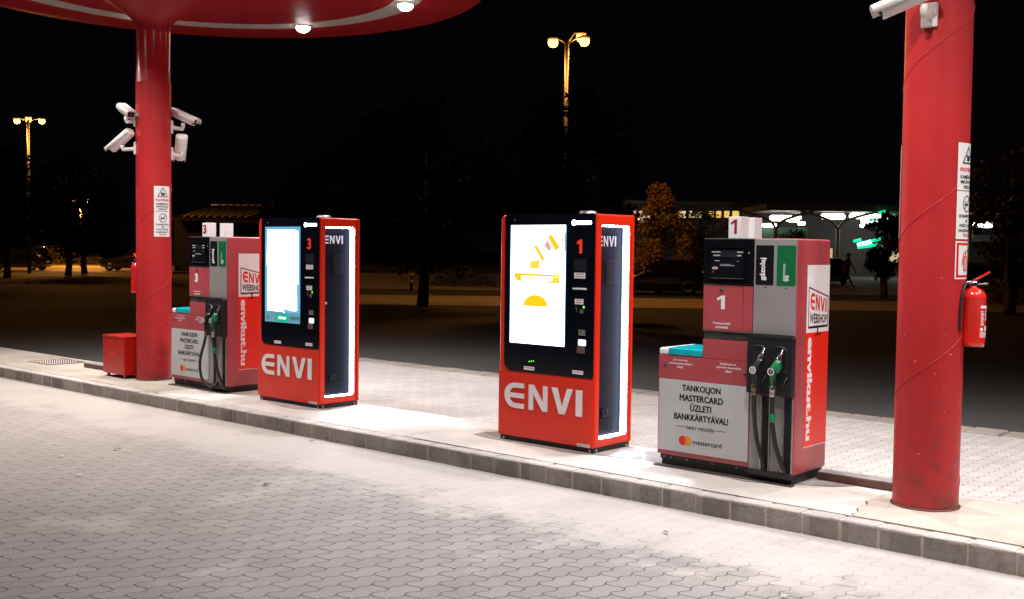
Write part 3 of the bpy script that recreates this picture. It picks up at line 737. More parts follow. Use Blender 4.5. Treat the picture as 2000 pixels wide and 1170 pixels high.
# ------------------------------------------------------------------ fuel pumps
PW, PD, PH = 1.155, .505, 1.720
def pump(x0, y0, num, loop_left, label):
    r = thing('fuel_pump', label, 'fuel pump', (x0, y0, ISL), 0, 'fuel pumps on the island')
    b = MB(); b.box(.055, 1.13, .03, PD-.03, 0, .050, .003); b.box(.045, 1.14, .024, PD-.024, .050, .084, .002); pl = b.build('plinth', M['base'], r)
    b = MB(); b.box(.02, 1.16, -.035, .02, .001, .010, .002); b.build('floor_strip', M['dark'], pl)
    for u in (.08, .14, .28, .5, .7): b = MB(); b.lathe([(.008, 0), (.006, .004), (.001, .005)], seg=10, mat=Matrix.Translation((u, .023, .066)) @ Matrix.Rotation(pi/2, 4, 'X')); b.build('bolt', M['steel'], pl)
    # lower cabinet with advert
    b = MB(); b.box(.028, .806, .004, PD-.01, .086, .838, .006); cab = b.build('lower_cabinet', M['pink'], r)
    b = MB(); b.box(.034, .805, .0008, .0036, .664, .834, .001); band = b.build('instruction_panel', M['pink'], cab)
    yb = front(-.0002)
    b = MB()
    for s_, u0, u1, z in (('Járó motorba', .155, .285, .800), ('üzemanyagot tölteni', .120, .325, .774), ('tilos!', .195, .245, .750)): b.text(s_, u0, u1, z, z+.019, yb, .02)
    b.build('lettering', M['white'], band); b = MB()
    for s_, u0, u1, z in (('Dohányzás és', .560, .690, .800), ('nyílt láng használata', .528, .735, .774), ('tilos!', .605, .655, .750)): b.text(s_, u0, u1, z, z+.019, yb, .02)
    b.build('lettering', M['white'], band)
    for u, z in ((.088, .768), (.765, .752)): b = MB(); b.lathe([(.013, 0), (.012, .006), (.001, .007)], seg=14, mat=Matrix.Translation((u, .0004, z)) @ Matrix.Rotation(pi/2, 4, 'X')); b.build('lock', M['dark'], band)
    b = MB(); b.box(.040, .800, -.0022, .0036, .122, .662, .001); ad = b.build('advert_panel', M['advert'], cab)
    ya = front(-.0030); yc = front(-.0036)
    b = MB()
    for s_, u0, u1, z0, z1 in (('TANKOLJON', .245, .570, .572, .630), ('MASTERCARD', .225, .592, .511, .557), ('ÜZLETI', .318, .495, .440, .497), ('BANKKÁRTYÁVAL!', .180, .638, .368, .425)): [b.text(s_, u0+dx, u1+dx, z0+dz, z1+dz, front(-.0030-k_*.0002), .0) for k_, (dx, dz) in enumerate(((-.0024, 0), (0, -.0014), (0, .0014), (.0024, 0)))]
    vs_ = .14
    [b.text('MERT MEGÉRI!', .285, .530, .300, .330, front(-.0030-k_*.0002), .0, quad=lambda a, c, k_=k_: (.284+.0016*k_+a*.237+.008*c, .300+c*.030)) for k_ in range(2)]
    b.rect(.198, .272, .314, .3175, ya); b.rect(.543, .615, .314, .3175, ya); b.build('lettering', M['ink'], ad); b = MB(); b.text('mastercard', .345, .590, .193, .228, ya, .012)
    b.mi = 1; b.disc(.258, .212, .035, ya, 28); b.mi = 2; b.disc(.300, .212, .035, yc, 28)
    b.mi = 3
    th = math.acos(.021/.035); le = [(.300-.035*cos(th*(i/8*2-1)), .212+.035*sin(th*(i/8*2-1))) for i in range(9)]; ri = [(.258+.035*cos(th*(i/8*2-1)), .212+.035*sin(th*(i/8*2-1))) for i in range(9)]
    b.poly(le[::-1]+ri[1:-1][::1] if False else ri+le[::-1][1:-1], front(-.0042))
    b.build('card_emblem', [M['ink'], M['mcr'], M['mco'], M['mcm']], ad)
    # bucket shelf
    b = MB(); b.box(.022, .402, .01, PD-.02, .839, .893, .022, 4); sh = b.build('washing_tray', M['white'], r)
    b = MB(); b.box(.105, .4035, .004, PD-.09, .842, .900, .018, 3); b.box(.14, .39, .05, PD-.16, .896, .906, .01, 2); b.build('tray_cover', M['teal'], sh)
    # upper terminal block
    b = MB(); b.box(.408, .812, .006, PD-.01, .840, .983, .004); b.box(.41, .812, .03, PD-.01, .983, 1.385, .003); up = b.build('upper_cabinet', M['pink'], r)
    b = MB(); b.box(.412, .812, .012, .0295, .985, 1.046, .002)
    for k in range(34): b.box(.55+k*.0075, .5535+k*.0075, .008, .0118, .99, 1.036)
    b.build('vent_grille', M['dark'], up)
    b = MB(); b.box(.408, .735, .001, .0295, 1.052, 1.382, .004); b.box(.738, .814, .001, .0295, 1.052, 1.382, .004); cp = b.build('front_door', M['pink'], up)
    b = MB(); b.box(.408, .814, -.001, .02, 1.046, 1.0515); b.build('door_trim', M['steel'], cp); b = MB(); b.box(.408, .52, -.001, .02, 1.3825, 1.3865); b.build('door_trim', M['steel'], cp)
    b = MB(); b.lathe([(.014, 0), (.013, .007), (.001, .008)], seg=16, mat=Matrix.Translation((.560, .001, 1.350)) @ Matrix.Rotation(pi/2, 4, 'X')); b.build('lock', M['dark'], cp)
    b = MB(); yd, ye = front(-.0004), front(.0003)
    b.mi = 1
    if num == '1':
        one = [(.558, 1.208), (.558, 1.284), (.530, 1.268), (.519, 1.282), (.560, 1.307), (.590, 1.307), (.590, 1.208)]
        b.poly([(u+.012, v+.002) for u, v in one], ye); b.mi = 0; b.poly(one, yd)
    else: b.text('3', .527, .595, 1.208, 1.307, ye, .05); b.mi = 0; b.text('3', .520, .588, 1.208, 1.307, yd, .05)
    b.build('door_number', [M['white'], M['pinkd']], cp); b = MB(); b.text('Önkiszolgáló', .493, .640, 1.092, 1.117, yd, .02); b.text('automata', .515, .620, 1.068, 1.086, yd, .02)
    b.build('lettering', [M['white'], M['pinkd']], cp)
    # display head
    b = MB(); b.box(.406, .822, -.004, PD-.01, 1.388, 1.714, .006); dh = b.build('display_head', M['black'], r)
    b = MB()
    for (u0, u1, v0, v1) in ((.452, .755, 1.655, 1.668), (.452, .755, 1.428, 1.440), (.452, .464, 1.44, 1.655), (.743, .755, 1.44, 1.655)): b.box(u0, u1, -.016, -.0045, v0, v1, .003)
    b.mi = 1; b.box(.478, .742, -.0175, -.0165, 1.431, 1.4345)
    b.build('display_bezel', [M['black'], M['steel']], dh)
    b = MB(); b.poly(rrect(.464, .743, 1.44, 1.655, .004, 2), front(-.0050)); sc = b.build('display_window', pbr('display glass', (.008, .008, .012), .12), dh)
    b = MB(); yf = front(-.0058)
    for (u0, u1, v0, v1) in ((.475, .548, 1.617, 1.627), (.488, .546, 1.592, 1.602), (.683, .732, 1.617, 1.627), (.683, .718, 1.592, 1.602), (.500, .542, 1.555, 1.561), (.683, .697, 1.555, 1.559), (.545, .635, 1.531, 1.534), (.545, .665, 1.522, 1.526)): b.rect(u0, u1, v0, v1, yf)
    b.rect(.488, .491, 1.472, 1.485, yf)
    b.mi = 1; b.disc(.505, 1.505, .010, yf, 20, .026); b.mi = 2; b.rect(.553, .672, 1.585, 1.635, yf); b.mi = 0; b.disc(.778, 1.617, .006, front(-.0046)); 
    b.build('display_marks', [pbr('mark grey', (.40, .40, .42), .5), pbr('pink oval', (.62, .36, .36), .5), pbr('dead lcd', (.02, .02, .026), .2)], sc)
    # right hand fuel column
    b = MB(); b.box(.816, PW, .0, PD, .070, PH, .020, 3); bc = b.build('fuel_column', M['pink'], r)
    b = MB(); b.box(.822, 1.147, -.0045, .004, 1.046, 1.716, .003); gp = b.build('grade_panel', M['grey'], r)
    b = MB(); b.box(.836, .974, -.0068, -.0046, 1.394, 1.672, .001); g1 = b.build('grade_label', M['ink'], gp)
    b = MB(); b.text('gázolaj', .868, .922, 1.425, 1.585, front(-.0074), .03, 90); b.build('lettering', M['white'], g1)
    b = MB(); b.box(.999, 1.142, -.0068, -.0046, 1.394, 1.672, .001); g2 = b.build('grade_label', M['green'], gp)
    b = MB(); b.text('ólommentes', 1.042, 1.064, 1.425, 1.545, front(-.0074), .0, 90); b.text('95', 1.062, 1.094, 1.422, 1.466, front(-.0074), .03, 90); b.build('lettering', M['white'], g2)
    b = MB()
    for u in (.905, 1.064): b.rect(u, u+.018, 1.372, 1.379, front(-.0052))
    b.build('indicator', pbr('indicator blue', (.03, .04, .30), .3), gp)
    # nozzle boot
    b = MB(); bo = [(.808, .632), (1.152, .624), (1.152, 1.030), (1.140, 1.042), (.816, 1.042), (.808, 1.03)]
    b.poly(bo, front(-.050), .053); b.box(.812, 1.150, -.054, -.0505, 1.022, 1.041, .002); bt = b.build('nozzle_boot', M['boot'], r)
    for u in (.893, 1.056):
        b = MB(); b.poly(rrect(u-.058, u+.055, .80, .965, .045, 6), front(-.0515), .001); rc = b.build('boot_recess', M['hole'], bt)
        b = MB(); b.loops([[Vector((p[0], yy, p[1])) for p in rrect(u-.062+k, u+.059-k, .79+k, .969-k, .045, 6)] for yy, k in ((-.0505, -.004), (-.060, .0), (-.0525, .006))]); b.build('recess_lip', M['boot'], rc)
    for u in (.952, 1.116): b = MB(); b.tube([(u-.016, -.066, .70), (u, -.075, .735), (u+.012, -.066, .765)], [.003, .006, .003], 8); b.build('boot_clip', M['dark'], bt)
    # hose channels
    for u0, u1 in ((.812, .897), (.975, 1.067)): b = MB(); b.box(u0, u1, -.006, .006, .076, .624, .004); b.build('column_panel', M['grey'], r)
    for u0, u1 in ((.897, .975), (1.067, 1.150)):
        b = MB(); b.box(u0+.010, u1-.008, -.0045, -.0005, .085, .612); ch = b.build('hose_channel', M['gap'], r)
        b = MB(); b.box(u0+.002, u0+.016, -.016, -.0005, .085, .612, .003); b.box(u1-.010, u1-.002, -.013, -.0005, .085, .612, .003); b.build('channel_rail', M['steel'], ch)
    b = MB(); b.box(.82, 1.15, -.028, .01, .050, .085, .004); b.build('hose_tray', M['base'], r)
    # nozzles and hoses
    def nozzle(cu, grade):
        g = 1 if grade == 'petrol' else 0
        # spout from recess, body, badge
        bw = MB(); k = [Vector(p) for p in ((cu-0.0072, -.098, .700), (cu-0.0048, -.105, .745), (cu, -.110, .800), (cu+0.0132, -.098, .842), (cu+0.0270, -.080, .880))]
        bw.tube(smooth_path(k, 4), [.015, .016, .017, .018, .019, .021, .022, .024, .026, .027, .027, .026, .025, .024, .022, .021, .019], 12)
        if g: bw.poly([(cu+.006, .782), (cu+.034, .796), (cu+.048, .825), (cu+.036, .888), (cu+.018, .884), (cu+.004, .845)], front(-.112), .05)
        nz = bw.build('nozzle', M['nozg' if g else 'blackg'], r, True)
        b = MB(); b.tube(smooth_path([(cu+0.0228, -.085, .868), (cu+0.0312, -.074, .900), (cu+0.0384, -.062, .930), (cu+0.0396, -.05, .955)], 3), [.022, .022, .021, .019, .017, .015, .012, .011, .010, .009], 12); b.build('spout', M['chrome'], nz, True)
        mf = Matrix.Translation((cu-0.0024, -.138, .802)) @ Matrix.Rotation(pi/2, 4, 'X')
        b = MB(); b.lathe([(.029, -.02), (.029, 0), (.001, 0)], seg=28, mat=mf); bd = b.build('badge', M['blackg'], nz)
        mb_ = lambda u, v, d: Vector((u, -.1388, v))
        b = MB(); b.ring(cu-0.0024, .802, .019, .026, mb_); b.ring(cu-0.0024, .802, .006, .012, mb_) if not g else b.text('95', cu-0.0078, cu+0.0030, .794, .810, mb_, .02); b.build('badge_mark', M['white'], bd)
        b = MB(); b.tube(smooth_path([(cu+0.0090, -.115, .77), (cu+0.0210, -.128, .735), (cu+0.0120, -.125, .69), (cu-0.0072, -.108, .675)], 4), .007, 8); b.build('trigger_guard', M['blackg'], nz)
        b = MB(); b.lathe([(.014, .0), (.020, .004), (.021, .03), (.017, .034), (.021, .038), (.021, .075), (.015, .08)], seg=16, mat=Matrix.Translation((cu-0.0084, -.098, .622))); b.build('swivel', pbr('brass swivel', (.20, .13, .08), .35, .7) if not g else M['steel'], nz, True)
        return nz
    cuA, cuB = .903, 1.043
    nozzle(cuA, 'diesel'); nozzle(cuB, 'petrol')
    b = MB()
    if not loop_left: pa = [(cuA-.008, -.098, .63), (cuA-.012, -.085, .52), (cuA-.012, -.070, .42), (cuA-.004, -.058, .32), (cuA+.014, -.045, .23), (cuA+.030, -.036, .17), (cuA+.036, -.026, .12), (cuA+.036, -.012, .09)]
    else: pa = [(cuA-.008, -.098, .63), (cuA-.035, -.11, .52), (cuA-.075, -.12, .40), (cuA-.085, -.125, .28), (cuA-.055, -.125, .17), (cuA+.0, -.115, .10), (cuA+.055, -.09, .065), (cuA+.08, -.05, .075), (cuA+.09, -.012, .11)]
    b.tube(smooth_path(pa, 6), .0155, 12); b.build('hose', M['blackg'], r, True)
    b = MB(); pb = [(cuB-.008, -.098, .63), (cuB-.012, -.086, .50), (cuB-.010, -.074, .40), (cuB+.004, -.060, .29), (cuB+.030, -.046, .19), (cuB+.054, -.032, .12), (cuB+.060, -.012, .09)]
    b.tube(smooth_path(pb, 6), .0165, 12); hb = b.build('hose', M['blackg'], r, True)
    b = MB(); b.lathe([(.020, 0), (.022, .003), (.022, .057), (.020, .06)], seg=16, mat=Matrix.Translation((cuB-.0125, -.083, .445))); b.build('hose_sleeve', M['nozg'], hb, True)
    # graphics on the right side
    sp = side(PW+.0012); s2 = side(PW+.0020); s3 = side(PW+.0028)
    b = MB(); b.rect(.145, .495, 1.062, 1.533, sp); b.mi = 1; b.rect(.145, .495, .255, 1.062, sp); b.mi = 2
    for z0, z1 in ((.250, .255), (1.533, 1.538)): b.rect(.14, .497, z0, z1, sp)
    gr = b.build('side_graphic', [M['white'], M['red'], M['letter']], bc)
    q = lambda a, c: (.176+a*.302, 1.098+.004*a+c*(.284-.075*a))
    b = MB(); fr_ = [(0, 0), (1, 0), (1, 1), (0, 1)]
    for i in range(4):
        p0, p1 = q(*fr_[i]), q(*fr_[(i+1) % 4]); b.line(p0, p1, .016 if i == 0 else .009, s2)
    b.rect(.312, .330, 1.048, 1.10, s2); b.poly([(.268, 1.036), (.375, 1.044), (.385, 1.052), (.280, 1.046)], s2)
    b.build('monitor_emblem', M['ink'], gr); b = MB(); b.text('WEBSHOP', 0, 1, 0, 1, s2, .02, quad=lambda a, c: q(.06+a*.90, .10+c*.27))
    b.mi = 1; logo(b, 0, 1, 0, 1, s2, quad=lambda a, c: q(.08+a*.84, .46+c*.44)); b.build('lettering', [M['ink'], M['redt']], gr); b = MB()
    b.text('envikut.hu', .175, .252, .298, 1.030, s2, .045, -90)
    b.build('lettering', M['white'], gr)
    # number cubes on the roof
    for k, (bx0, by0) in enumerate(((.565, .07), (.540, .315))):
        b = MB(); b.box(bx0, bx0+.10, by0, by0+.115, PH, PH+.158, .004); nb = b.build('number_cube', M['signw'], r)
        if k == 0:
            b = MB(); ym = front(by0-.0012)
            if num == '1': u0 = bx0+.018; b.poly([(u0+.030, PH+.035), (u0+.030, PH+.115), (u0+.006, PH+.100), (u0-.001, PH+.113), (u0+.032, PH+.138), (u0+.052, PH+.138), (u0+.052, PH+.035)], ym)
            else: b.text('3', bx0+.016, bx0+.082, PH+.035, PH+.138, ym, .04)
            b.build('cube_number', M['numr'], nb)
    b = MB(); b.box(.408, 1.150, .012, PD-.012, PH-.004, PH+.004, .001) if False else b.box(.41, .815, .0, PD-.012, 1.7145, 1.720, .001); b.build('roof_trim', M['steel'], r)
    return r
pump(-11.394, 6.914, '3', True, 'faded red fuel pump numbered 3, half hidden behind a kiosk, hose looped over its advert')
pump(-4.665, 6.955, '1', False, 'faded red fuel pump numbered 1 with grey advert, nearest the foreground column')

# ------------------------------------------------------------------ litter on the forecourt
def leaf(px, py, size, mat, label, seed):
    p = ground_at(px, py, .002); rnd = random.Random(seed); b = MB(); n = 10; a0 = rnd.uniform(0, 6)
    pts = [(size*(1+.3*sin(3*a+a0))*cos(a), size*.55*(1+.2*sin(2*a+a0))*sin(a)) for a in [2*pi*i/n for i in range(n)]]
    c = b.bm.verts.new((0, 0, .012)); vs = [b.bm.verts.new((u, v, .003+.010*abs(sin(i*1.7+a0)))) for i, (u, v) in enumerate(pts)]
    for i in range(n): b.bm.faces.new((c, vs[i], vs[(i+1) % n]))
    o = b.build('fallen_leaf', mat, None, True, p); o.rotation_euler = (0, 0, rnd.uniform(0, 6)); return tag(o, label, 'leaf', 'fallen leaves on the forecourt')
lp_ = pbr('pale leaf', (.62, .55, .40), .6); ld_ = pbr('brown leaf', (.06, .045, .03), .7)
leaf(155, 929, .028, lp_, 'pale dry leaf on the forecourt, largest of the three at the left', 1)
leaf(121, 892, .020, lp_, 'pale dry leaf on the forecourt, middle of the three at the left', 2)
leaf(109, 869, .018, lp_, 'pale dry leaf on the forecourt, farthest of the three at the left', 3)
leaf(228, 878, .030, ld_, 'dark curled leaf on the forecourt in front of the red box', 4)
leaf(608, 863, .022, ld_, 'dark curled leaf by the kerb in front of kiosk 3', 5)
leaf(519, 947, .034, ld_, 'dark flattened leaf in the middle of the forecourt', 6)
leaf(1531, 1166, .022, lp_, 'pale yellow leaf at the bottom edge of the forecourt', 7)
leaf(1300, 1041, .024, ld_, 'dark leaf on the forecourt below pump 1', 8)

# ------------------------------------------------------------------ car park behind
def strip(name, pts, mat, z):
    b = MB(); b.poly([tuple(ground_at(px, py, z).xy) for px, py in pts], flat(z)); return struct(b.build(name, mat))
pave = concrete_mat('car park paving', (.50, .44, .38), .4); grass = concrete_mat('dry lawn', (.24, .20, .08), .6)
def band(name, d0, d1, px0, px1, mat, z):
    q = [at(px0, d0, 0), at(px1, d0, 0), at(px1, d1, 0), at(px0, d1, 0)]
    b = MB(); b.poly([(v.x, v.y) for v in q], flat(z)); return struct(b.build(name, mat))
band('parking_bay', 34, 41, 640, 2300, pave, -.006)
band('parking_bay', 47, 80, 640, 2400, pave, -.005)
band('parking_lane', 70, 78, -300, 330, pave, -.006)
band('lawn', 79, 98, -300, 330, grass, -.004)
E_ = None

def frame(px, depth, z=0): return at(px, depth, z)
def street_lamp(px, depth, h, heads, label, power, occl=None):
    p = at(px, depth, 0); r = thing('street_lamp', label, 'street lamp', p, YAW, 'sodium street lamps in the car park')
    b = MB(); b.tube([(0, 0, 0), (0, 0, 1.2), (0, 0, h)], [.11, .10, .075], 12); b.build('pole', M['pole'], r, True)
    for (u, v, z) in heads:
        b = MB(); b.tube([(0, 0, h-.05), (u*.5, v*.5, z+.12), (u*.8, v*.8, z+.16)], .03, 8); b.build('arm', M['pole'], r)
        b = MB(); m = Matrix.Translation((u, v, z)) @ Matrix.Scale(.86, 4)
        b.lathe([(.05, .25), (.16, .24), (.20, .20), (.21, .17)], seg=20, mat=m); hd = b.build('lamp_head', M['pole'], r, True)
        b = MB(); b.lathe([(.19, .11), (.205, .03), (.195, -.06), (.14, -.15), (.001, -.19)], seg=20, mat=m); b.mi = 1; b.lathe([(.20, .17), (.225, .13), (.19, .11)], seg=20, mat=m); b.build('lamp_bowl', [M['sodium'], M['sodhalo']], hd, True)  # upper ring glows orange, added to imitate the halo round the lamp
        L = bpy.data.lights.new('lamp', 'POINT'); L.energy = power; L.color = (1, .40, .075); L.shadow_soft_size = .25
        lo = bpy.data.objects.new('lamp', L); COL.objects.link(lo); lo.parent = hd; lo.location = (u, v, z-.45)
    return r
street_lamp(1101, 38.3, 8.95, ((-.48, .0, 8.92), (.60, -.15, 8.95), (.52, .45, 9.2)), 'tall street lamp with three glowing orange heads, nearer, above the kiosk 1', SODIUM_W*1.6)
street_lamp(158, 86, 5.2, ((-.5, 0, 5.15), (.5, 0, 5.15)), 'low street lamp glowing behind the dark trees at the left', 2600)
street_lamp(57, 64, 8.9, ((-.66, 0, 8.85), (-.25, .6, 9.0), (.80, 0, 8.85)), 'distant street lamp with three glowing heads at the far left', 800)

# trees
def leafmat(name, c1, c2):
    t = NT(name); n = t.noise(1.6, 4); n2 = t.noise(23, 3)
    c = t.mix(t.ramp(n, .35, .65), c4(c1), c4(c2)); c = t.mix(t.ramp(n2, .4, .7, 0, .6), c, c4([v*1.25 for v in c2]))
    t.set(t.b.inputs['Base Color'], c); t.b.inputs['Roughness'].default_value = .55; return t.m
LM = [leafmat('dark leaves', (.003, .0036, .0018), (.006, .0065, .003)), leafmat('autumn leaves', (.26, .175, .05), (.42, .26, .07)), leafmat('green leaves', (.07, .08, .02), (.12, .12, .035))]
bark = pbr('bark', (.07, .055, .045), .85, 0, .3, 9, .5)
def tree(px, depth, h, rw, th, n, mat, label, leafsize=.11, cone=False, seed=1):
    rnd = random.Random(seed); r = thing('tree', label, 'tree', at(px, depth, 0), rnd.uniform(0, 6), 'trees in the car park')
    b = MB(); b.tube(smooth_path([(0, 0, 0), (.05, .03, th*.5), (-.04, .02, th), (.03, -.04, th+(h-th)*.45), (0, 0, th+(h-th)*.8)], 4), [.04*h**.5+.09-.006*i for i in range(17)], 10)
    for k in range(9):
        a = k*2.4; z0 = th+(h-th)*(.02+.065*k); rr = rw*(.75-.04*k)
        b.tube([(0, 0, z0), (cos(a)*rr*.5, sin(a)*rr*.5, z0+.12*h*.5), (cos(a)*rr, sin(a)*rr, z0+.16*h*.7)], [.05, .032, .012], 6)
    b.build('trunk', bark, r, True)
    cl = []
    for _ in range(46):
        t = rnd.random(); z = th*.92+(h-th*.92)*t
        k = (1-t)**.8 if cone else (4*t*(1-t))**.45*(.75+.25*rnd.random())
        a = rnd.uniform(0, 6.28); q = rnd.random()**.5*rw*max(.12, k)
        cl.append((Vector((q*cos(a), q*sin(a), z)), rw*rnd.uniform(.16, .34)*(.55 if cone and t > .7 else 1)))
    vs, fs = [], []
    for i in range(n):
        c, cr = rnd.choice(cl)
        d = Vector((rnd.gauss(0, 1), rnd.gauss(0, 1), rnd.gauss(0, .8))).normalized()*cr*rnd.random()**.4
        p = c+d; s = leafsize*rnd.uniform(.6, 1.3)
        nrm = Vector((rnd.gauss(0, 1), rnd.gauss(0, 1), rnd.gauss(.4, 1))).normalized(); u = nrm.orthogonal().normalized(); u.rotate(Matrix.Rotation(rnd.uniform(0, 6.28), 3, nrm)); w_ = nrm.cross(u)
        k0 = len(vs); vs += [p-u*s, p-w_*s*.45, p+u*s, p+w_*s*.45]; fs.append((k0, k0+1, k0+2, k0+3))
    me = bpy.data.meshes.new('crown'); me.from_pydata([tuple(v) for v in vs], [], fs); me.materials.append(mat)
    o = bpy.data.objects.new('crown', me); COL.objects.link(o); o.parent = r
    return r
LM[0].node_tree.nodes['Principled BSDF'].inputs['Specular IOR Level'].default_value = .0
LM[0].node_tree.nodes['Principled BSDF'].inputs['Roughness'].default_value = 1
tree(1288, 46, 4.4, 2.1, .9, 7000, LM[1], 'orange lit conical tree behind the dark hatchback', .085, True, 11)
tree(1368, 57, 3.9, 1.9, 1.1, 3600, LM[2], 'low dim bushy tree to the right of the orange lit tree', .09, False, 12)
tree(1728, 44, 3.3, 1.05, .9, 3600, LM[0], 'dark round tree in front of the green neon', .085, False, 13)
tree(1975, 33, 4.9, 1.55, 1.3, 5200, leafmat('dim brown leaves', (.028, .019, .009), (.055, .033, .013)), 'dark tree at the right edge beyond the extinguisher', .09, False, 14)
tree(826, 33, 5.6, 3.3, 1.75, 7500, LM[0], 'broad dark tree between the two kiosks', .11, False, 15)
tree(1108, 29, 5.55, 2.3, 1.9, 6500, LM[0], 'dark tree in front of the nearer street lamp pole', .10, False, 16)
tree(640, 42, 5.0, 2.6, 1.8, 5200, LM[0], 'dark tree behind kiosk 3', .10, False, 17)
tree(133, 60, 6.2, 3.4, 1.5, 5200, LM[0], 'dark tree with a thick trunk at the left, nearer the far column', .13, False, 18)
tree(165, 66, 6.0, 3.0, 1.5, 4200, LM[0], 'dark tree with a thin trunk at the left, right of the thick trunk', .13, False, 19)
tree(14, 56, 6.0, 3.2, 1.7, 4600, LM[0], 'dark tree at the left edge of the picture', .13, False, 20)
tree(1560, 62, 2.9, 1.3, .7, 2200, LM[2], 'small dark tree directly behind pump 1', .09, False, 21)
# low shrubs
def shrub(px, depth, wd, h, n, mat, label, seed):
    rnd = random.Random(seed); vs, fs = [], []
    for i in range(n):
        a = rnd.uniform(0, 6.28); q = rnd.random()**.5; z = h*(1-q*q)*rnd.random()**.6
        p = Vector((wd*q*cos(a), wd*.5*q*sin(a), z+.03)); s = .07*rnd.uniform(.6, 1.4)
        nrm = Vector((rnd.gauss(0, 1), rnd.gauss(0, 1), rnd.gauss(.3, 1))).normalized(); u = nrm.orthogonal().normalized(); w_ = nrm.cross(u); k0 = len(vs)
        vs += [p-u*s, p-w_*s*.45, p+u*s, p+w_*s*.45]; fs.append((k0, k0+1, k0+2, k0+3))
    me = bpy.data.meshes.new('shrub'); me.from_pydata([tuple(v) for v in vs], [], fs); me.materials.append(mat)
    o = bpy.data.objects.new('shrub', me); COL.objects.link(o); o.location = at(px, depth, 0); o.rotation_euler = (0, 0, YAW)
    return tag(o, label, 'shrub', 'shrubs along the verge')
shrub(905, 52, 1.6, 1.0, 1500, LM[2], 'small dim shrub at the end of the brown verge left of kiosk 1', 31)
shrub(120, 99, 4.2, 1.9, 2600, leafmat('hedge leaves', (.16, .13, .04), (.24, .18, .05)), 'orange lit low hedge at the far left beyond the lawn', 32)
shrub(1945, 40, 1.6, .9, 1500, LM[1], 'brown shrub behind the fire extinguisher by the right edge', 33)

# bollards
def bollard(px, depth, h, label):
    r = thing('bollard', label, 'bollard', at(px, depth, 0), YAW, 'bollards')
    b = MB(); b.lathe([(.075, 0), (.07, .05), (.062, h-.05), (.05, h-.01), (.001, h)], seg=16); b.build('post', M['black'], r, True)
    for z in (h*.42, h*.75): b = MB(); b.lathe([(.073, z), (.073, z+.10)], seg=16); b.build('reflector_band', pbr('reflector', (.72, .60, .55), .3), r)
bollard(804, 45, .85, 'dark bollard with two pale bands on the verge between the kiosks')
bollard(1364, 50, .9, 'slim bollard between the hatchback and pump 1')

# ------------------------------------------------------------------ parked cars
def car(px, depth, rot, paint, label, L=3.85, Hh=1.42):
    r = thing('parked_car', label, 'car', at(px, depth, 0), YAW+rot, 'cars parked behind the filling station')
    hw = .84
    # stations along the length: x, z bottom, z belt, z roof, half width, roof half width
    st = [(-1.0, .42, .62, .62, .62, .50), (-.96, .26, .74, .745, .74, .60), (-.80, .20, .84, .845, .82, .68), (-.42, .18, .93, .94, hw, .70), (-.28, .18, .95, 1.02, hw, .70), (-.02, .18, .97, Hh-.05, hw, .62), (.15, .18, .98, Hh, hw, .60), (.55, .18, 1.0, Hh-.01, hw, .60), (.80, .19, 1.0, Hh-.07, hw, .58), (.94, .22, .98, 1.02, .80, .66), (.99, .30, .90, .90, .74, .62), (1.0, .42, .70, .70, .68, .55)]
    def sec(x, zb, zt, zr, w1, w2):
        X = x*L/2
        return [Vector((X, y, z)) for y, z in ((-w1*.92, zb), (-w1, zb+.12), (-w1, (zb+zt)/2), (-w1*.97, zt), (-w2, zr-.02), (-w2*.8, zr), (w2*.8, zr), (w2, zr-.02), (w1*.97, zt), (w1, (zb+zt)/2), (w1, zb+.12), (w1*.92, zb))]
    b = MB(); b.loops([sec(*s) for s in st], True, True); bd = b.build('car_body', paint, r)
    gm = pbr('car glass', (.01, .012, .014), .06)
    def pane(pts, nm='window'):
        b = MB(); f = b.bm.faces.new([b.bm.verts.new(p) for p in pts]); b.build(nm, gm, bd)
    for s in (-1, 1):
        y = lambda z: s*(hw*.97+(.60-hw*.97)*(z-.98)/(Hh-1.0)+.012)
        z0, z1 = 1.02, Hh-.12
        pane([(-.38*L/2+.28, y(z0), z0), (.26*L/2-.04, y(z0), z0), (.26*L/2-.04, y(z1), z1), (-.05*L/2+.06, y(z1), z1)])
        pane([(.26*L/2, y(z0), z0), (.80*L/2, y(z0), z0), (.72*L/2, y(z1), z1), (.26*L/2, y(z1), z1)])
        b = MB(); b.ball((-.36*L/2+.22, s*(hw+.09), 1.02), .09, 2, (.6, .9, .7)); b.build('wing_mirror', paint, bd)
    pane([(-.42*L/2+.10, -.66, .985), (-.42*L/2+.10, .66, .985), (-.02*L/2-.05, .55, Hh-.075), (-.02*L/2-.05, -.55, Hh-.075)], 'windscreen')
    pane([(.935*L/2+.012, -.60, 1.04), (.935*L/2+.012, .60, 1.04), (.82*L/2+.025, .52, Hh-.09), (.82*L/2+.025, -.52, Hh-.09)], 'rear_window')
    for s in (-1, 1):
        b = MB(); b.ball((-.93*L/2, s*.58, .66), .13, 2, (.7, 1, .8)); b.build('headlight', M['chrome'], bd, True)
        b = MB(); b.box(.965*L/2, 1.0*L/2-.01, s*.66-.07, s*.66+.07, .72, .90, .02); b.build('tail_light', pbr('tail light', (.30, .01, .01), .15), bd)
        for wx in (-.66, .66):
            m = Matrix.Translation((wx*L/2, s*(hw-.09), .30)) @ Matrix.Rotation(pi/2, 4, 'X')
            b = MB(); b.lathe([(.19, -.10), (.28, -.10), (.305, -.07), (.305, .07), (.28, .10), (.19, .10)], seg=28, mat=m); wh = b.build('wheel', M['blackg'], r, True)
            b = MB(); b.lathe([(.19, -.09), (.19, .09), (.12, .06), (.001, .05)], seg=20, mat=m); b.build('rim', M['steel'], wh, True)
    b = MB(); b.box(1.0*L/2-.01, 1.0*L/2+.004, -.26, .26, .52, .63, .003); b.build('number_plate', M['white'], bd)
    return r
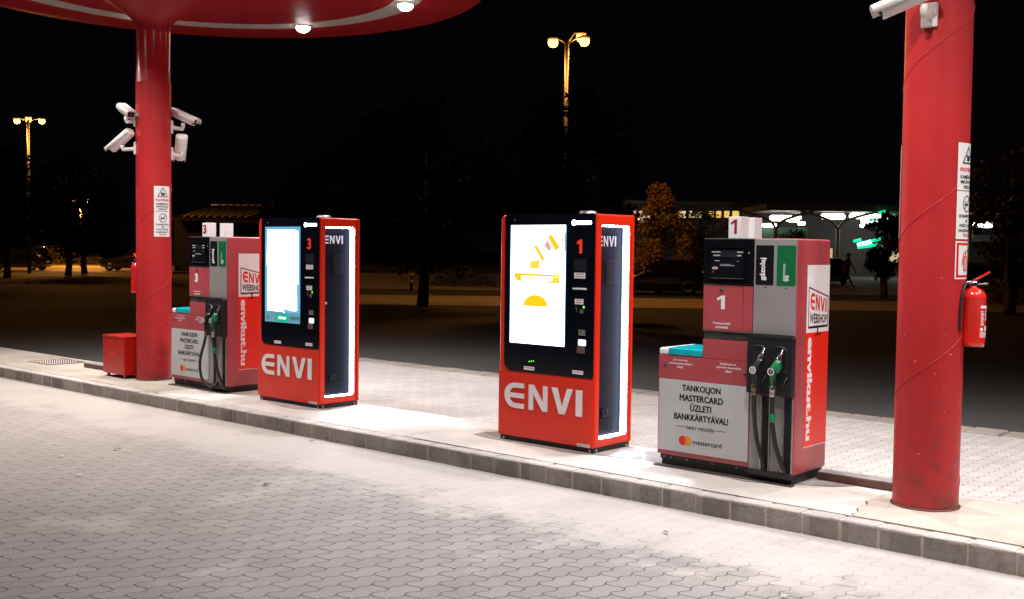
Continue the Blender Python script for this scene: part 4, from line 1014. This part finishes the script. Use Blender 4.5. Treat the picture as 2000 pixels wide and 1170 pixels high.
car(1282, 44.5, -.10, pbr('black car paint', (.008, .008, .012), .15, 0, .1, 2, 0, .5, .5), 'black small hatchback parked behind kiosk 1, facing left')
car(1872, 47, .12, pbr('silver car paint', (.30, .29, .27), .25, .4, .05, 2, 0, .5, .5), 'silver car parked behind the foreground column', 4.1, 1.45)
car(1945, 53, .2, pbr('dark car paint', (.02, .02, .022), .18, 0, .1, 2, 0, .5, .5), 'dark car behind the silver one near the right edge', 4.2, 1.5)
car(30, 72, .0, pbr('black car paint', (.008, .008, .012), .15), 'dark car in shadow at the far left edge', 4.3, 1.6)
car(262, 74, .0, pbr('dark car paint', (.02, .02, .022), .18), 'dark car just left of the far red column', 4.2, 1.5)
car(1605, 62, .9, pbr('dark car paint', (.02, .02, .022), .18), 'dark car partly hidden behind pump 1 near the walking man', 4.2, 1.5)

# ------------------------------------------------------------------ buildings far behind
bw_ = pbr('building wall', (.07, .066, .07), .8, 0, .1, .5); bdk = pbr('building roof edge', (.10, .085, .075), .7, 0, .1, .5)
winy = glow('lit window warm', (1, .62, .10), .95); winp = glow('lit window pale', (1, .86, .50), .85); tube_ = glow('fluorescent panel', (1, .97, .88), 8); neon = glow('green neon', (.0, .75, .34), 1.5); neonb = glow('green neon bright', (.25, 1, .72), 3)
wall_l = glow('shopfront glow', (.95, .74, .42), .6)
D = 84.; ppm = F_PX/D
def bx_(px): return (px-1640)/ppm
def bz(py, px=1640): return CAM_H+(497+(px-1640)*.0126-py)/ppm
r = thing('supermarket', 'long low shop building at the right with lit windows and bright canopy lights', 'building', at(1640, D, 0), YAW)
b = MB(); b.box(bx_(1225), bx_(2300), 6, 30, 0, bz(400), .0); b.build('wall', bw_, r)
b = MB(); b.box(bx_(1222), bx_(2300), 5.2, 31, bz(399), bz(392)); b.build('roof', bdk, r)
for px0, px1, m in ((1250, 1290, winp), (1296, 1329, winp), (1333, 1363, winp), (1366, 1397, winp), (1405, 1421, winy), (1423, 1437, winy), (1440, 1454, winy), (1457, 1474, winy)):
    b = MB(); b.box(bx_(px0), bx_(px1), 5.9, 5.98, bz(423, px0), bz(408, px0)); f = b.build('window', bdk, r)
    b = MB(); b.rect(bx_(px0)+.06, bx_(px1)-.06, bz(422.5, px0), bz(408.5, px0), front(5.89)); b.build('pane', m, f)
# arcade roof with light panels under it
b = MB(); b.box(bx_(1478), bx_(2300), -3, 5.8, bz(417), bz(404)); b.build('arcade_roof', bdk, r)
for px0, px1, y0, yy in ((1497, 1541, 428, -1.0), (1503, 1531, 440, 2.5), (1565, 1583, 424, 3), (1596, 1641, 425, -1), (1651, 1692, 424, -1), (1696, 1735, 421, 1), (1706, 1738, 431, 3), (1890, 1926, 441, -1), (1546, 1566, 431, 1), (1578, 1592, 436, 3), (1712, 1734, 440, 4), (1738, 1752, 424, 2), (1788, 1840, 430, 0), (1235, 1262, 431, 2)):
    b = MB(); x0_, x1_ = bx_(px0), bx_(px1); h_ = .42 if px1-px0 > 30 else .28
    b.poly(rrect(x0_, x1_, bz(y0, px0)-h_/2, bz(y0, px0)+h_/2, h_*.45, 4), front(yy), .3); fx = b.build('light_panel', tube_, r)
    b = MB(); b.box((x0_+x1_)/2-.03, (x0_+x1_)/2+.03, yy+.1, yy+.2, bz(y0, px0)+h_/2, bz(417)); b.build('hanger', bdk, fx)
for px in (1500, 1617, 1760, 1868, 2010):
    b = MB(); X_ = bx_(px)
    b.tube([(X_, -2.4, 0), (X_, -2.4, bz(450))], .16, 10)
    for s in (-1, 1): b.tube(smooth_path([(X_, -2.4, bz(452)), (X_+s*.5, -2.4, bz(436)), (X_+s*1.8, -2.4, bz(424)), (X_+s*2.8, -2.4, bz(418))], 4), .10, 8)
    b.build('arcade_column', pbr('arcade steel', (.34, .29, .20), .5), r)
for px0, px1, y0, y1, m in ((1621, 1631, 486, 510, wall_l), (1644, 1670, 486, 512, wall_l), (1790, 1862, 480, 515, wall_l), (1880, 1893, 470, 500, wall_l), (1896, 1918, 470, 502, wall_l)):
    b = MB(); b.rect(bx_(px0), bx_(px1), bz(y1, px0), bz(y0, px0), front(5.95)); b.build('lit_shopfront', m, r)  # windows, plus wall parts that glow in place of light on them
b = MB(); b.box(bx_(1632), bx_(1643), 5.88, 5.96, 0, bz(488)); b.build('door', pbr('shop door', (.02, .02, .024), .3), r)
b = MB(); b.box(bx_(1500), bx_(1600), 3.2, 3.5, bz(470), bz(445)); b.build('green_beam', pbr('beam green', (.03, .085, .05), .6), r)
b = MB(); b.box(bx_(1880), bx_(2000), 4.5, 5.9, bz(469), bz(455)); b.build('corrugated_fascia', pbr('fascia grey', (.22, .22, .24), .5), r)
b = MB()
for cx_, cy_, w_, m in ((1655, 479, 12, 1), (1668, 476, 12, 1), (1678, 481, 14, 0), (1699, 480, 10, 0), (1693, 419, 12, 0), (1676, 433, 12, 0), (1700, 441, 10, 0), (1662, 484, 26, 0), (1684, 471, 16, 0), (1648, 472, 14, 0), (1709, 427, 16, 0), (1690, 490, 12, 0), (1707, 486, 9, 1)):
    b.mi = m; X_, Z_ = bx_(cx_), bz(cy_, cx_); b.tube([(X_-w_/ppm/2, -3.2, Z_-.06), (X_+w_/ppm/2, -3.2, Z_+.08)], .10 if m == 0 else .16, 8)
b.build('neon_tube', [neon, neonb], r)
D2 = 74.; pp2 = F_PX/D2
r = thing('low_pavilion', 'dim low building with a ribbed sloping roof behind the farther pump', 'building', at(450, D2, 0), YAW)
z_r = CAM_H+(482-397)/pp2; z_e = CAM_H+(482-428)/pp2
def X2(px): return (px-450)/pp2
b = MB(); b.box(X2(330), X2(640), 1.2, 8, 0, z_e-.05); b.build('wall', pbr('pavilion wall', (.02, .018, .016), .8), r)
b = MB(); q = [Vector((X2(365), 6, z_r)), Vector((X2(500), 6, z_r)), Vector((X2(640), 6, z_e+.25)), Vector((X2(600), -.4, z_e-.3)), Vector((X2(330), -.4, z_e))]
up_ = [b.bm.verts.new(v) for v in q]; lo_ = [b.bm.verts.new(v-Vector((0, 0, .15))) for v in q]
b.bm.faces.new(up_); b.bm.faces.new(lo_[::-1])
for i in range(5): b.bm.faces.new((up_[i], lo_[i], lo_[(i+1) % 5], up_[(i+1) % 5]))
rf = b.build('roof', pbr('roof sheet', (.035, .028, .022), .7, 0, .2, .6, 0, .1), r)
for k in range(9):
    X_ = X2(385+k*15); b = MB(); b.tube([(X_, 5.95, z_r+.03), (X_-.9, .0, z_e+.10)], .06, 6); b.build('roof_rib', pbr('roof rib', (.45, .36, .26), .5), rf)
b = MB(); b.tube([(X2(365), 6, z_r+.03), (X2(500), 6, z_r+.03)], .07, 6); b.build('ridge_cap', pbr('roof rib', (.45, .36, .26), .5), rf)

# ------------------------------------------------------------------ the man walking across the car park
def person(px, depth, rotz, label):
    r = thing('person', label, 'person', at(px, depth, 0), YAW+rotz)
    V = []; Eg = []; Rr = []
    def add(p, rad_, par=None):
        V.append(p); Rr.append(rad_)
        if par is not None: Eg.append((par, len(V)-1))
        return len(V)-1
    pel = add((0, 0, .95), .135); bel = add((.01, 0, 1.10), .14, pel); ch = add((.03, 0, 1.30), .155, bel); ne = add((.05, 0, 1.47), .065, ch); hd0 = add((.07, 0, 1.56), .085, ne); hd = add((.08, 0, 1.66), .095, hd0); add((.075, 0, 1.73), .07, hd)
    add((.165, 0, 1.615), .018, hd0)   # nose
    for s, (kx, kz, fx, fz, tx, tz) in ((1, (.16, .50, .36, .09, .50, .035)), (-1, (.02, .50, -.30, .12, -.20, .03))):
        hp = add((0, s*.10, .90), .10, pel); kn = add((kx, s*.10, kz), .062, hp); an = add((fx, s*.10, fz), .042, kn); add((tx, s*.10, tz), .032, an)
        sh = add((.03, s*.19, 1.40), .062, ch); el = add((.03-s*.14, s*.25, 1.13), .045, sh); wr = add((.08-s*.20+.05, s*.24, .90), .032, el)
        pm = add((.10-s*.20+.05, s*.24, .83), .034, wr)
        for k in range(4): f1 = add((.13-s*.20+.035*k/2, s*.24+(k-1.5)*.012, .78), .010, pm); add((.14-s*.20+.035*k/2, s*.24+(k-1.5)*.010, .74-.008*(k in (1, 2))), .009, f1)
        add((.15-s*.20+.06, s*.22, .80), .011, pm)
    me = bpy.data.meshes.new('figure'); me.from_pydata(V, Eg, []); o = bpy.data.objects.new('figure', me); COL.objects.link(o)
    md = o.modifiers.new('Skin', 'SKIN'); 
    if not me.skin_vertices: me.attributes and None
    try:
        lay = me.skin_vertices[0]
    except Exception:
        bm = bmesh.new(); bm.from_mesh(me); bm.verts.layers.skin.verify(); bm.to_mesh(me); bm.free(); lay = me.skin_vertices[0]
    for i, x in enumerate(Rr): lay.data[i].radius = (x, x); lay.data[i].use_root = (i == 0)
    o.modifiers.new('Sub', 'SUBSURF').levels = 1; o.modifiers['Sub'].render_levels = 1
    dg = bpy.context.evaluated_depsgraph_get(); dg.update()
    m2 = bpy.data.meshes.new_from_object(o.evaluated_get(dg)); bpy.data.objects.remove(o)
    t = NT('person clothing'); sx = t.n('ShaderNodeSeparateXYZ', Vector=t.coord())
    skin = (.36, .20, .13, 1); z = sx.outputs[2]
    c = t.mix(t.ramp(z, 1.478, 1.482), (.018, .017, .02, 1), skin)
    y = t.math('ABSOLUTE', sx.outputs[1])
    arm = t.math('MULTIPLY', t.ramp(y, .195, .20), t.math('MULTIPLY', t.ramp(z, 1.19, 1.20, 1, 0), t.ramp(z, .66, .68)))
    c = t.mix(arm, c, skin); t.set(t.b.inputs['Base Color'], c); t.b.inputs['Roughness'].default_value = .8
    m2.name = 'body'; m2.materials.clear(); m2.materials.append(t.m); m2.polygons.foreach_set('use_smooth', [True]*len(m2.polygons))
    o2 = bpy.data.objects.new('body', m2); COL.objects.link(o2); o2.parent = r
    b = MB(); b.ball((.06, 0, 1.70), .108, 2, (1, .92, .85)); b.build('hair', pbr('hair', (.03, .022, .016), .7), r, True)
    return r
person(1655, 57.5, .1, 'man in dark clothes with bare forearms walking to the right across the car park')
